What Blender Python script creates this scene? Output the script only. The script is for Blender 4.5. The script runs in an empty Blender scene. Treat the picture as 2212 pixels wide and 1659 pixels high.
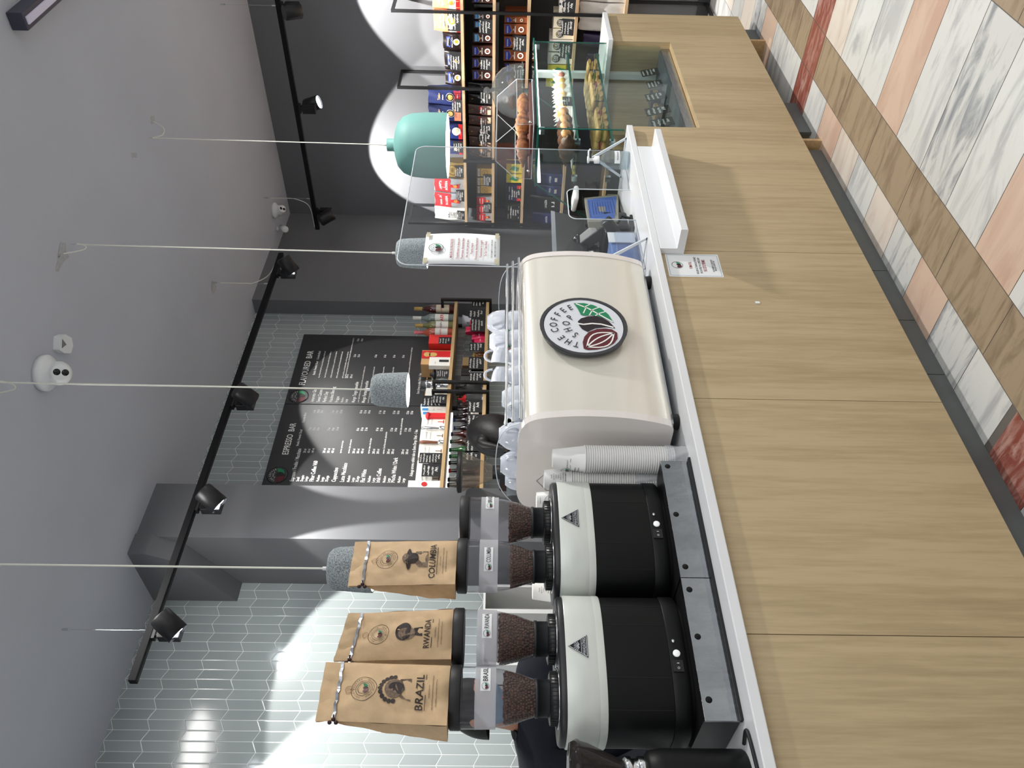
import bpy, math, random
from math import sin, cos, pi, radians, sqrt, atan2
from mathutils import Vector, Matrix
random.seed(7)
sc = bpy.context.scene
col = sc.collection

# ---------------------------------------------------------------- camera
# the photograph is a portrait shot stored lying on its side, so the camera is rolled by a quarter turn
FPX, YAW, PITCH, ROLL = 1725.818, radians(45.17527), radians(-0.90134), radians(0.94132)
EYE = Vector((0, 0, 1.57))
_f = Vector((sin(YAW)*cos(PITCH), cos(YAW)*cos(PITCH), sin(PITCH)))
_r = Vector((cos(YAW), -sin(YAW), 0)); _u = _r.cross(_f)
R_ = _r*cos(ROLL) + _u*sin(ROLL); U_ = _u*cos(ROLL) - _r*sin(ROLL)
cam = bpy.data.objects.new('camera', bpy.data.cameras.new('camera'))
col.objects.link(cam)
cx, cy, cz = -U_, R_, -_f
cam.matrix_world = Matrix(((cx.x, cy.x, cz.x, EYE.x), (cx.y, cy.y, cz.y, EYE.y), (cx.z, cy.z, cz.z, EYE.z), (0, 0, 0, 1)))
cam.data.sensor_fit = 'HORIZONTAL'; cam.data.sensor_width = 36; cam.data.lens = FPX/2212*36
cam.data.clip_start = .05
sc.camera = cam

# a pixel of the photograph turned into a point on a plane X=, Y= or Z=const
def ray(x, y):
    return R_*(829.5-y) - U_*(x-1106) + _f*FPX
def pX(x, y, v): d = ray(x, y); return EYE + d*(v/d.x)
def pY(x, y, v): d = ray(x, y); return EYE + d*(v/d.y)
def pZ(x, y, v): d = ray(x, y); return EYE + d*((v-EYE.z)/d.z)

# ---------------------------------------------------------------- world, exposure, lights
sc.view_settings.view_transform = 'Standard'
sc.view_settings.look = 'None'
sc.view_settings.gamma = 1
sc.view_settings.use_curve_mapping = False
sc.view_settings.exposure = 0.0
sc.cycles.transparent_max_bounces = 40
sc.cycles.max_bounces = 10
w = bpy.data.worlds.new('hall'); sc.world = w; w.use_nodes = True
# the open shopping hall: soft daylight with darker and brighter areas
_n = w.node_tree.nodes; _l = w.node_tree.links
_tc = _n.new('ShaderNodeTexCoord'); _ns = _n.new('ShaderNodeTexNoise'); _ns.inputs['Scale'].default_value = 2.6; _ns.inputs['Detail'].default_value = 2
_cr = _n.new('ShaderNodeValToRGB'); _cr.color_ramp.elements[0].position = .40; _cr.color_ramp.elements[0].color = (.10, .105, .11, 1)
_cr.color_ramp.elements[1].position = .62; _cr.color_ramp.elements[1].color = (1.0, 1.03, 1.06, 1)
_l.new(_tc.outputs['Generated'], _ns.inputs[0]); _l.new(_ns.outputs[0], _cr.inputs[0]); _l.new(_cr.outputs[0], _n['Background'].inputs[0])
_n['Background'].inputs[1].default_value = 1.0

def lamp(name, kind, loc, power, color=(1, 1, 1), target=None, **kw):
    l = bpy.data.lights.new(name, kind); l.energy = power; l.color = color
    for k, v in kw.items(): setattr(l, k, v)
    o = bpy.data.objects.new(name, l); col.objects.link(o); o.location = loc
    if target is not None:
        o.rotation_euler = (Vector(target)-Vector(loc)).to_track_quat('-Z', 'Y').to_euler()
    return o
# bright hall spotlight above the walkway, plus unseen area lamps assumed for the hall's soft light
lamp('hall_spot_light', 'SPOT', (4.5, .82, 3.47), 330, (1, .97, .92), (3.2, 1.7, .6), spot_size=radians(120), spot_blend=.6, shadow_soft_size=.07)
lamp('hall_area_light', 'AREA', (1.0, -3.0, 4.6), 130, (1, .985, .96), (2.2, 2.2, .8), shape='DISK', size=5.5)
lamp('hall_area_light', 'AREA', (-3.2, .6, 4.4), 30, (1, .985, .96), (1.5, 2.4, .8), shape='DISK', size=2.0)
lamp('bar_area_light', 'AREA', (2.0, 3.0, 3.5), 16, (1, .98, .95), (2.0, 3.0, 0), shape='DISK', size=.5)  # bare overhead area lamp above the bar, no fixture modelled

# ---------------------------------------------------------------- materials
def lin(c):
    c = c/255
    return c/12.92 if c <= .04045 else ((c+.055)/1.055)**2.4
def rgb(c): return (lin(c[0]), lin(c[1]), lin(c[2]), 1)
_m = {}
def mat(name, c, rough=.5, metal=0, spec=.5, noise=0, nscale=20, stretch=None, bump=0, bscale=200, emit=None, estr=0, trans=0, ior=1.45, alpha=1, coat=0, c2=None):
    if name in _m: return _m[name]
    m = bpy.data.materials.new(name); m.use_nodes = True; nt = m.node_tree; N = nt.nodes; L = nt.links
    b = N['Principled BSDF']
    b.inputs['Base Color'].default_value = rgb(c)
    b.inputs['Roughness'].default_value = rough; b.inputs['Metallic'].default_value = metal
    b.inputs['Specular IOR Level'].default_value = spec
    b.inputs['IOR'].default_value = ior; b.inputs['Transmission Weight'].default_value = trans
    b.inputs['Alpha'].default_value = alpha; b.inputs['Coat Weight'].default_value = coat
    if emit: b.inputs['Emission Color'].default_value = rgb(emit); b.inputs['Emission Strength'].default_value = estr
    if noise or bump or c2:
        tc = N.new('ShaderNodeTexCoord'); mp = N.new('ShaderNodeMapping')
        L.new(tc.outputs['Object'], mp.inputs[0])
        if stretch: mp.inputs['Scale'].default_value = stretch
    if noise or c2:
        t = N.new('ShaderNodeTexNoise'); t.inputs['Scale'].default_value = nscale; t.inputs['Detail'].default_value = 5
        L.new(mp.outputs[0], t.inputs[0])
        mx = N.new('ShaderNodeMix'); mx.data_type = 'RGBA'
        a = rgb(c); k = noise
        mx.inputs[6].default_value = (a[0]*(1-k), a[1]*(1-k), a[2]*(1-k), 1)
        mx.inputs[7].default_value = rgb(c2) if c2 else (min(1, a[0]*(1+k)), min(1, a[1]*(1+k)), min(1, a[2]*(1+k)), 1)
        cr = N.new('ShaderNodeMapRange'); cr.inputs[1].default_value = .35; cr.inputs[2].default_value = .65
        L.new(t.outputs[0], cr.inputs[0]); L.new(cr.outputs[0], mx.inputs[0]); L.new(mx.outputs[2], b.inputs['Base Color'])
    if bump:
        t2 = N.new('ShaderNodeTexNoise'); t2.inputs['Scale'].default_value = bscale; t2.inputs['Detail'].default_value = 4
        L.new(mp.outputs[0], t2.inputs[0]); bp = N.new('ShaderNodeBump'); bp.inputs['Strength'].default_value = bump; bp.inputs['Distance'].default_value = .003
        L.new(t2.outputs[0], bp.inputs['Height']); L.new(bp.outputs[0], b.inputs['Normal'])
    _m[name] = m
    return m
def thin_glass(name, c=(235, 245, 242), op=.08, rough=.02):
    """clear sheet: mostly see-through with a fresnel reflection"""
    if name in _m: return _m[name]
    m = bpy.data.materials.new(name); m.use_nodes = True; nt = m.node_tree; N = nt.nodes; L = nt.links
    for n in list(N):
        if n.type == 'BSDF_PRINCIPLED': N.remove(n)
    out = N['Material Output']
    tr = N.new('ShaderNodeBsdfTransparent'); tr.inputs[0].default_value = rgb(c)
    gl = N.new('ShaderNodeBsdfGlossy'); gl.inputs['Roughness'].default_value = rough
    df = N.new('ShaderNodeBsdfDiffuse'); df.inputs[0].default_value = rgb(c)
    lw = N.new('ShaderNodeLayerWeight'); lw.inputs[0].default_value = .5
    pw = N.new('ShaderNodeMath'); pw.operation = 'POWER'; L.new(lw.outputs['Facing'], pw.inputs[0]); pw.inputs[1].default_value = 4.0
    fr = N.new('ShaderNodeMath'); fr.operation = 'MULTIPLY_ADD'; L.new(pw.outputs[0], fr.inputs[0]); fr.inputs[1].default_value = .8; fr.inputs[2].default_value = .014
    m1 = N.new('ShaderNodeMixShader'); m1.inputs[0].default_value = op
    L.new(tr.outputs[0], m1.inputs[1]); L.new(df.outputs[0], m1.inputs[2])
    m2 = N.new('ShaderNodeMixShader'); L.new(fr.outputs[0], m2.inputs[0])
    L.new(m1.outputs[0], m2.inputs[1]); L.new(gl.outputs[0], m2.inputs[2]); L.new(m2.outputs[0], out.inputs[0])
    _m[name] = m
    return m

def tile_mat():
    m = bpy.data.materials.new('chevron_tile'); m.use_nodes = True; nt = m.node_tree; N = nt.nodes; L = nt.links
    b = N['Principled BSDF']
    g = N.new('ShaderNodeNewGeometry'); sp = N.new('ShaderNodeSeparateXYZ'); L.new(g.outputs['Position'], sp.inputs[0])
    def M(op, a, b_=None, c_=None):
        n = N.new('ShaderNodeMath'); n.operation = op
        for i, v in enumerate((a, b_, c_)):
            if v is None: continue
            if isinstance(v, (int, float)): n.inputs[i].default_value = v
            else: L.new(v, n.inputs[i])
        return n.outputs[0]
    W, H, A = .0542, .1885, .0285
    xx = M('DIVIDE', M('SUBTRACT', sp.outputs[0], 2.471), W)
    tri = M('PINGPONG', xx, 1.0)
    zz = M('ADD', M('SUBTRACT', sp.outputs[2], 3.179), M('MULTIPLY', tri, A))
    row = M('DIVIDE', zz, H)
    fx = M('PINGPONG', xx, .5)
    fz = M('PINGPONG', row, .5)
    jx = M('LESS_THAN', M('MULTIPLY', fx, W), .0011)
    jz = M('LESS_THAN', M('MULTIPLY', fz, H), .0013)
    j = M('MAXIMUM', jx, jz)
    cb = N.new('ShaderNodeCombineXYZ'); L.new(M('FLOOR', xx), cb.inputs[0]); L.new(M('FLOOR', row), cb.inputs[1])
    wn = N.new('ShaderNodeTexWhiteNoise'); wn.noise_dimensions = '2D'; L.new(cb.outputs[0], wn.inputs[0])
    mx0 = N.new('ShaderNodeMix'); mx0.data_type = 'RGBA'; mx0.inputs[6].default_value = rgb((150, 158, 158)); mx0.inputs[7].default_value = rgb((160, 168, 168))
    L.new(wn.outputs[0], mx0.inputs[0])
    mx = N.new('ShaderNodeMix'); mx.data_type = 'RGBA'; L.new(mx0.outputs[2], mx.inputs[6]); mx.inputs[7].default_value = rgb((232, 235, 232))
    L.new(j, mx.inputs[0]); L.new(mx.outputs[2], b.inputs['Base Color'])
    L.new(M('ADD', M('MULTIPLY', j, .5), .13), b.inputs['Roughness'])
    bp = N.new('ShaderNodeBump'); bp.inputs['Strength'].default_value = .35; bp.inputs['Distance'].default_value = .002
    hz = M('MINIMUM', M('MULTIPLY', M('MULTIPLY', fx, W), 250), 1); hz2 = M('MINIMUM', M('MULTIPLY', M('MULTIPLY', fz, H), 250), 1)
    tn = N.new('ShaderNodeTexNoise'); tn.inputs['Scale'].default_value = 7; L.new(g.outputs['Position'], tn.inputs[0])
    L.new(M('ADD', M('MINIMUM', hz, hz2), M('MULTIPLY', tn.outputs[0], .8)), bp.inputs['Height']); L.new(bp.outputs[0], b.inputs['Normal'])
    return m

def wood_mat(name, c1, c2, axis='Z', rough=.45):
    if name in _m: return _m[name]
    m = bpy.data.materials.new(name); m.use_nodes = True; nt = m.node_tree; N = nt.nodes; L = nt.links
    b = N['Principled BSDF']; b.inputs['Roughness'].default_value = rough
    g = N.new('ShaderNodeNewGeometry'); mp = N.new('ShaderNodeMapping'); L.new(g.outputs['Position'], mp.inputs[0])
    mp.inputs['Scale'].default_value = {'Z': (1, 1, .06), 'X': (.06, 1, 1), 'Y': (1, .06, 1)}[axis]
    t = N.new('ShaderNodeTexNoise'); t.inputs['Scale'].default_value = 55; t.inputs['Detail'].default_value = 7; t.inputs['Roughness'].default_value = .65
    L.new(mp.outputs[0], t.inputs[0])
    t3 = N.new('ShaderNodeTexNoise'); t3.inputs['Scale'].default_value = 6; L.new(mp.outputs[0], t3.inputs[0])
    a = N.new('ShaderNodeMath'); a.operation = 'MULTIPLY_ADD'; L.new(t.outputs[0], a.inputs[0]); a.inputs[1].default_value = 1.0
    s = N.new('ShaderNodeMath'); s.operation = 'MULTIPLY'; L.new(t3.outputs[0], s.inputs[0]); s.inputs[1].default_value = .7; L.new(s.outputs[0], a.inputs[2])
    cr = N.new('ShaderNodeValToRGB'); cr.color_ramp.elements[0].position = .58; cr.color_ramp.elements[1].position = 1.1
    cr.color_ramp.elements[0].color = rgb(c2); cr.color_ramp.elements[1].color = rgb(c1)
    L.new(a.outputs[0], cr.inputs[0]); L.new(cr.outputs[0], b.inputs['Base Color'])
    bp = N.new('ShaderNodeBump'); bp.inputs['Strength'].default_value = .08; bp.inputs['Distance'].default_value = .001
    L.new(t.outputs[0], bp.inputs['Height']); L.new(bp.outputs[0], b.inputs['Normal'])
    _m[name] = m
    return m

def marble_mat(name, base, vein, amount=.5, scale=3.0, rot=.5, rough=.28, wscale=2.0):
    m = bpy.data.materials.new(name); m.use_nodes = True; nt = m.node_tree; N = nt.nodes; L = nt.links
    b = N['Principled BSDF']; b.inputs['Roughness'].default_value = rough; b.inputs['Specular IOR Level'].default_value = .35
    tc = N.new('ShaderNodeTexCoord'); mp = N.new('ShaderNodeMapping'); L.new(tc.outputs['Object'], mp.inputs[0])
    mp.inputs['Rotation'].default_value = (0, 0, rot); mp.inputs['Scale'].default_value = (1, .22, 1)
    n1 = N.new('ShaderNodeTexNoise'); n1.inputs['Scale'].default_value = scale*4; n1.inputs['Detail'].default_value = 8; n1.inputs['Roughness'].default_value = .62; n1.inputs['Distortion'].default_value = .8
    L.new(mp.outputs[0], n1.inputs[0])
    cr = N.new('ShaderNodeValToRGB'); e = cr.color_ramp.elements
    e[0].position = .38; e[0].color = (0, 0, 0, 1); e[1].position = .53; e[1].color = (1, 1, 1, 1)
    L.new(n1.outputs[0], cr.inputs[0])
    n2 = N.new('ShaderNodeTexNoise'); n2.inputs['Scale'].default_value = wscale; n2.inputs['Detail'].default_value = 3; L.new(tc.outputs['Object'], n2.inputs[0])
    mu = N.new('ShaderNodeMath'); mu.operation = 'MULTIPLY'
    inv = N.new('ShaderNodeMath'); inv.operation = 'SUBTRACT'; inv.inputs[0].default_value = 1; L.new(cr.outputs[0], inv.inputs[1])
    L.new(inv.outputs[0], mu.inputs[0]); L.new(n2.outputs[0], mu.inputs[1])
    mu2 = N.new('ShaderNodeMath'); mu2.operation = 'MULTIPLY'; mu2.inputs[1].default_value = amount*2; L.new(mu.outputs[0], mu2.inputs[0]); mu2.use_clamp = True
    mx = N.new('ShaderNodeMix'); mx.data_type = 'RGBA'; mx.inputs[6].default_value = rgb(base); mx.inputs[7].default_value = rgb(vein)
    L.new(mu2.outputs[0], mx.inputs[0]); L.new(mx.outputs[2], b.inputs['Base Color'])
    return m

GREYWALL = mat('grey_paint', (108, 109, 112), .75, noise=.02, nscale=3, bump=.08, bscale=400)
CEIL = mat('ceiling_paint', (184, 187, 196), .8, noise=.03, nscale=1.2)
TILE = tile_mat()
WOOD = wood_mat('oak_laminate', (184, 165, 130), (160, 140, 106))
WOODX = wood_mat('oak_edge', (196, 166, 122), (166, 135, 92), 'X')
WOODY = wood_mat('shelf_oak', (212, 182, 146), (188, 154, 118), 'Y')
WHITE = mat('white_solid_surface', (222, 224, 226), .25, noise=.012, nscale=6)
BLACK = mat('black_metal', (22, 22, 24), .45)
BLACKP = mat('black_plastic', (20, 20, 22), .5, bump=.1, bscale=900)
DARKP = mat('dark_panel', (44, 43, 42), .6, noise=.1, nscale=8)
CHROME = mat('polished_steel', (225, 228, 230), .12, metal=1)
STEEL = mat('brushed_steel', (176, 180, 184), .28, metal=1, noise=.12, nscale=14, stretch=(1, 1, 10))
SLATE = mat('grey_plinth_tile', (92, 95, 94), .55, noise=.06, nscale=10)
PAPER = mat('white_paper', (228, 232, 234), .7)
CORD = mat('white_cable', (222, 222, 210), .5)
INK = mat('white_ink', (235, 235, 230), .6)
INKB = mat('black_ink', (30, 28, 32), .6)
GLASS = thin_glass('clear_glass', (243, 249, 247), .002)
ACRYL = thin_glass('clear_acrylic', (249, 250, 251), .004)
GEDGE = mat('green_glass_edge', (22, 92, 80), .15, spec=.6)
AEDGE = mat('acrylic_edge', (205, 212, 218), .2, spec=.6)
RED = mat('red_print', (196, 32, 38), .45)
DGREEN = mat('logo_green', (28, 128, 84), .5)
MAROON = mat('logo_maroon', (92, 30, 38), .5)
BEANK = mat('logo_black', (34, 24, 28), .5)

# ---------------------------------------------------------------- mesh builder
def worldloc(o):
    p = Vector((0, 0, 0))
    while o is not None: p = p + Vector(o.location); o = o.parent
    return p
class MB:
    def __init__(s): s.v = []; s.f = []; s.mi = []; s.T = Matrix.Identity(4); s.sm = []
    def add(s, vs, fs, mi=0, smooth=False):
        o = len(s.v); s.v += [s.T @ Vector(p) for p in vs]
        for f in fs: s.f.append([o+i for i in f]); s.mi.append(mi); s.sm.append(smooth)
        return s
    def box(s, x0, x1, y0, y1, z0, z1, mi=0):
        return s.add([(x0, y0, z0), (x1, y0, z0), (x1, y1, z0), (x0, y1, z0), (x0, y0, z1), (x1, y0, z1), (x1, y1, z1), (x0, y1, z1)],
                     [(0, 3, 2, 1), (4, 5, 6, 7), (0, 1, 5, 4), (1, 2, 6, 5), (2, 3, 7, 6), (3, 0, 4, 7)], mi)
    def rbox(s, x0, x1, y0, y1, z0, z1, r=.01, mi=0, n=4):
        """box with rounded vertical edges and softened rims"""
        out = []
        for cxx, cyy, a0 in ((x1-r, y1-r, 0), (x0+r, y1-r, 90), (x0+r, y0+r, 180), (x1-r, y0+r, 270)):
            for k in range(n+1):
                a = radians(a0+90*k/n); out.append((cxx, cyy, cos(a), sin(a)))
        e = min(r*.4, (z1-z0)*.25)
        rings = [(z0, r-e), (z0+e, r), (z1-e, r), (z1, r-e)]
        vs = [(c[0]+c[2]*rr, c[1]+c[3]*rr, z) for z, rr in rings for c in out]
        m = len(out); fs = []
        for k in range(3):
            for i in range(m): j = (i+1) % m; fs.append((k*m+i, k*m+j, (k+1)*m+j, (k+1)*m+i))
        s.add(vs, fs, mi, True)
        return s.add(vs[:m]+vs[3*m:], [tuple(range(m-1, -1, -1)), tuple(range(m, 2*m))], mi)
    def prism(s, poly, a, b, axis='Z', mi=0, smooth=False):
        """2-D outline extruded from a to b along an axis (X: poly=(y,z), Y: poly=(x,z), Z: poly=(x,y))"""
        g = {'Z': lambda p, t: (p[0], p[1], t), 'Y': lambda p, t: (p[0], t, p[1]), 'X': lambda p, t: (t, p[0], p[1])}[axis]
        n = len(poly)
        s.add([g(p, a) for p in poly]+[g(p, b) for p in poly], [(i, (i+1) % n, n+(i+1) % n, n+i) for i in range(n)], mi, smooth)
        return s.add([g(p, a) for p in poly]+[g(p, b) for p in poly], [tuple(range(n-1, -1, -1)), tuple(range(n, 2*n))], mi)
    def lathe(s, prof, n=24, mi=0, c=(0, 0, 0), cap=True, sx=1, sy=1):
        vs = [(c[0]+r*cos(2*pi*i/n)*sx, c[1]+r*sin(2*pi*i/n)*sy, c[2]+z) for r, z in prof for i in range(n)]
        fs = []
        for k in range(len(prof)-1):
            for i in range(n): j = (i+1) % n; fs.append((k*n+i, k*n+j, (k+1)*n+j, (k+1)*n+i))
        s.add(vs, fs, mi, True)
        if cap:
            if prof[0][0] > 1e-5: s.add(vs[:n], [tuple(range(n-1, -1, -1))], mi)
            if prof[-1][0] > 1e-5: s.add(vs[-n:], [tuple(range(n))], mi)
        return s
    def tube(s, pts, r, n=8, mi=0, closed=False, smooth=True):
        P = [Vector(p) for p in pts]; m = len(P); vs = []; up = None
        for i in range(m):
            d = (P[(i+1) % m]-P[i-1]) if closed else (P[min(i+1, m-1)]-P[max(i-1, 0)])
            d.normalize()
            if up is None: up = Vector((0, 0, 1)) if abs(d.z) < .9 else Vector((1, 0, 0))
            up = (up-d*up.dot(d)).normalized(); sd = d.cross(up)
            rr = r[i] if isinstance(r, (list, tuple)) else r
            for k in range(n): a = 2*pi*k/n + pi/n; vs.append(P[i]+(up*cos(a)+sd*sin(a))*rr)
        fs = []
        for i in range(m if closed else m-1):
            j = (i+1) % m
            for k in range(n): l = (k+1) % n; fs.append((i*n+k, j*n+k, j*n+l, i*n+l))
        s.add(vs, fs, mi, smooth)
        if not closed: s.add(vs[:n]+vs[-n:], [tuple(range(n)), tuple(range(2*n-1, n-1, -1))], mi)
        return s
    def bar(s, a, b, w, mi=0): return s.tube([a, b], w*.7071, 4, mi, smooth=False)
    def quad(s, a, b, c, d, mi=0): return s.add([a, b, c, d], [(0, 1, 2, 3)], mi)
    def grid(s, fn, nu, nv, mi=0, smooth=True, wrap=False):
        vs = [fn(i/(nu-(0 if wrap else 1)), j/(nv-1)) for j in range(nv) for i in range(nu)]
        fs = []
        for j in range(nv-1):
            for i in range(nu if wrap else nu-1): k = (i+1) % nu; fs.append((j*nu+i, j*nu+k, (j+1)*nu+k, (j+1)*nu+i))
        return s.add(vs, fs, mi, smooth)
    def sphere(s, c, r, n=12, m=8, mi=0):
        rr = (r, r, r) if not isinstance(r, (tuple, list)) else r
        vs = [(c[0]+rr[0]*sin(pi*j/m)*cos(2*pi*i/n), c[1]+rr[1]*sin(pi*j/m)*sin(2*pi*i/n), c[2]+rr[2]*cos(pi*j/m)) for j in range(m+1) for i in range(n)]
        fs = [(j*n+i, (j+1)*n+i, (j+1)*n+(i+1) % n, j*n+(i+1) % n) for j in range(m) for i in range(n)]
        return s.add(vs, fs, mi, True)
    def build(s, name, mats, parent=None, bevel=0, solid=0, subsurf=0):
        if not isinstance(mats, (list, tuple)): mats = [mats]
        if parent is not None: off = worldloc(parent); loc = Vector((0, 0, 0))
        else:
            xs = [p.x for p in s.v]; ys = [p.y for p in s.v]
            off = Vector(((min(xs)+max(xs))/2, (min(ys)+max(ys))/2, min(p.z for p in s.v))); loc = off
        me = bpy.data.meshes.new(name)
        me.from_pydata([tuple(p-off) for p in s.v], [], s.f)
        for m in mats: me.materials.append(m)
        me.polygons.foreach_set('material_index', s.mi); me.polygons.foreach_set('use_smooth', s.sm)
        me.update()
        o = bpy.data.objects.new(name, me); col.objects.link(o); o.location = loc
        if parent is not None: o.parent = parent
        if bevel:
            b = o.modifiers.new('bevel', 'BEVEL'); b.width = bevel; b.segments = 2; b.limit_method = 'ANGLE'; b.angle_limit = radians(40); b.use_clamp_overlap = True
        if solid: b = o.modifiers.new('solid', 'SOLIDIFY'); b.thickness = solid; b.offset = 0
        if subsurf: b = o.modifiers.new('sub', 'SUBSURF'); b.levels = subsurf; b.render_levels = subsurf
        return o
def tag(o, label, cat, group=None, kind=None):
    o['label'] = label; o['category'] = cat
    if group: o['group'] = group
    if kind: o['kind'] = kind
    return o
def thing(name, loc, label, cat, group=None, rz=0):
    o = bpy.data.objects.new(name, None); col.objects.link(o); o.location = loc; o.rotation_euler = (0, 0, rz)
    o.empty_display_size = .05
    return tag(o, label, cat, group)
def struct(o): o['kind'] = 'structure'; return o
def copy_thing(root, loc, rz=None, label=None, group=None, scale=None, euler=None):
    r = root.copy(); col.objects.link(r); r.location = loc
    if rz is not None: r.rotation_euler = (0, 0, rz)
    if euler is not None: r.rotation_euler = euler
    if scale is not None: r.scale = scale
    if label: r['label'] = label
    if group: r['group'] = group
    for ch in [c for c in bpy.data.objects if c.parent == root]:
        c = ch.copy(); col.objects.link(c); c.parent = r
        for g in [k for k in bpy.data.objects if k.parent == ch]:
            d = g.copy(); col.objects.link(d); d.parent = c
    return r

# ---------------------------------------------------------------- lettering and logo
_g = {}
def text_geo(txt):
    if txt in _g: return _g[txt]
    cu = bpy.data.curves.new('t', 'FONT'); cu.body = txt; cu.size = 1; cu.resolution_u = 2; cu.align_x = 'CENTER'; cu.offset = .012
    ob = bpy.data.objects.new('t', cu); col.objects.link(ob)
    dg = bpy.context.evaluated_depsgraph_get(); me = ob.evaluated_get(dg).to_mesh()
    g = ([(v.co.x, v.co.y) for v in me.vertices], [tuple(p.vertices) for p in me.polygons])
    ob.evaluated_get(dg).to_mesh_clear()
    bpy.data.objects.remove(ob); bpy.data.curves.remove(cu)
    _g[txt] = g
    return g
class Frame:
    """flat drawing frame: origin, right and up vectors, small lift along the normal"""
    def __init__(s, mb, o, r, u, lift=.0006):
        s.mb = mb; s.o = Vector(o); s.r = Vector(r).normalized(); u = Vector(u); s.u = (u-s.r*u.dot(s.r)).normalized(); s.n = s.r.cross(s.u); s.l = lift
    def P(s, x, y, l=1): return s.o+s.r*x+s.u*y+s.n*s.l*l
    def text(s, t, x, y, h, mi, sx=.8, ang=0, l=2, width=None):
        vs, fs = text_geo(t)
        if not vs: return
        k = h/.72
        w0 = max(v[0] for v in vs)-min(v[0] for v in vs)
        kx = k*sx if width is None else width/max(w0, 1e-6)
        c, q = cos(ang), sin(ang)
        s.mb.add([s.P(x+v[0]*kx*c-v[1]*k*q, y+v[0]*kx*q+v[1]*k*c, l) for v in vs], fs, mi)
    def rect(s, x0, x1, y0, y1, mi, l=1):
        s.mb.add([s.P(x0, y0, l), s.P(x1, y0, l), s.P(x1, y1, l), s.P(x0, y1, l)], [(0, 1, 2, 3)], mi)
    def poly(s, pts, mi, l=1): s.mb.add([s.P(p[0], p[1], l) for p in pts], [tuple(range(len(pts)))], mi)
    def disc(s, x, y, r, mi, l=1, n=24, ry=None):
        ry = ry or r
        s.poly([(x+r*cos(2*pi*i/n), y+ry*sin(2*pi*i/n)) for i in range(n)], mi, l)
    def ring(s, x, y, r0, r1, mi, l=1, n=32):
        vs = [s.P(x+r*cos(2*pi*i/n), y+r*sin(2*pi*i/n), l) for r in (r0, r1) for i in range(n)]
        s.mb.add(vs, [(i, (i+1) % n, n+(i+1) % n, n+i)[::-1] for i in range(n)], mi)
    def line(s, pts, wd, mi, l=2):
        for a, b in zip(pts, pts[1:]):
            dx, dy = b[0]-a[0], b[1]-a[1]; L_ = sqrt(dx*dx+dy*dy) or 1e-9; nx, ny = -dy/L_*wd/2, dx/L_*wd/2
            s.mb.add([s.P(a[0]-nx, a[1]-ny, l), s.P(b[0]-nx, b[1]-ny, l), s.P(b[0]+nx, b[1]+ny, l), s.P(a[0]+nx, a[1]+ny, l)], [(0, 1, 2, 3)], mi)
    def scribble(s, x0, x1, y, h, mi, l=2, rnd=random):
        """a line of illegible chalk handwriting"""
        pts = []; x = x0; k = 0
        while x < x1:
            pts.append((x, y+(h*rnd.uniform(.55, 1) if k % 2 else h*rnd.uniform(-.05, .25)))); x += h*rnd.uniform(.18, .4); k += 1
        s.line(pts, h*.13, mi, l)
LOGO = [DGREEN, BEANK, MAROON, INK, mat('logo_rim', (58, 58, 62), .5)]
def leafshape(a, b, bulge1, bulge2, n=10):
    a = Vector(a); b = Vector(b); d = b-a; nn = Vector((-d.y, d.x)); pts = []
    for i in range(n+1): t = i/n; pts.append(a+d*t+nn*bulge1*sin(pi*t))
    for i in range(n-1, 0, -1): t = i/n; pts.append(a+d*t+nn*bulge2*sin(pi*t))
    return [(p.x, p.y) for p in pts]
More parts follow.
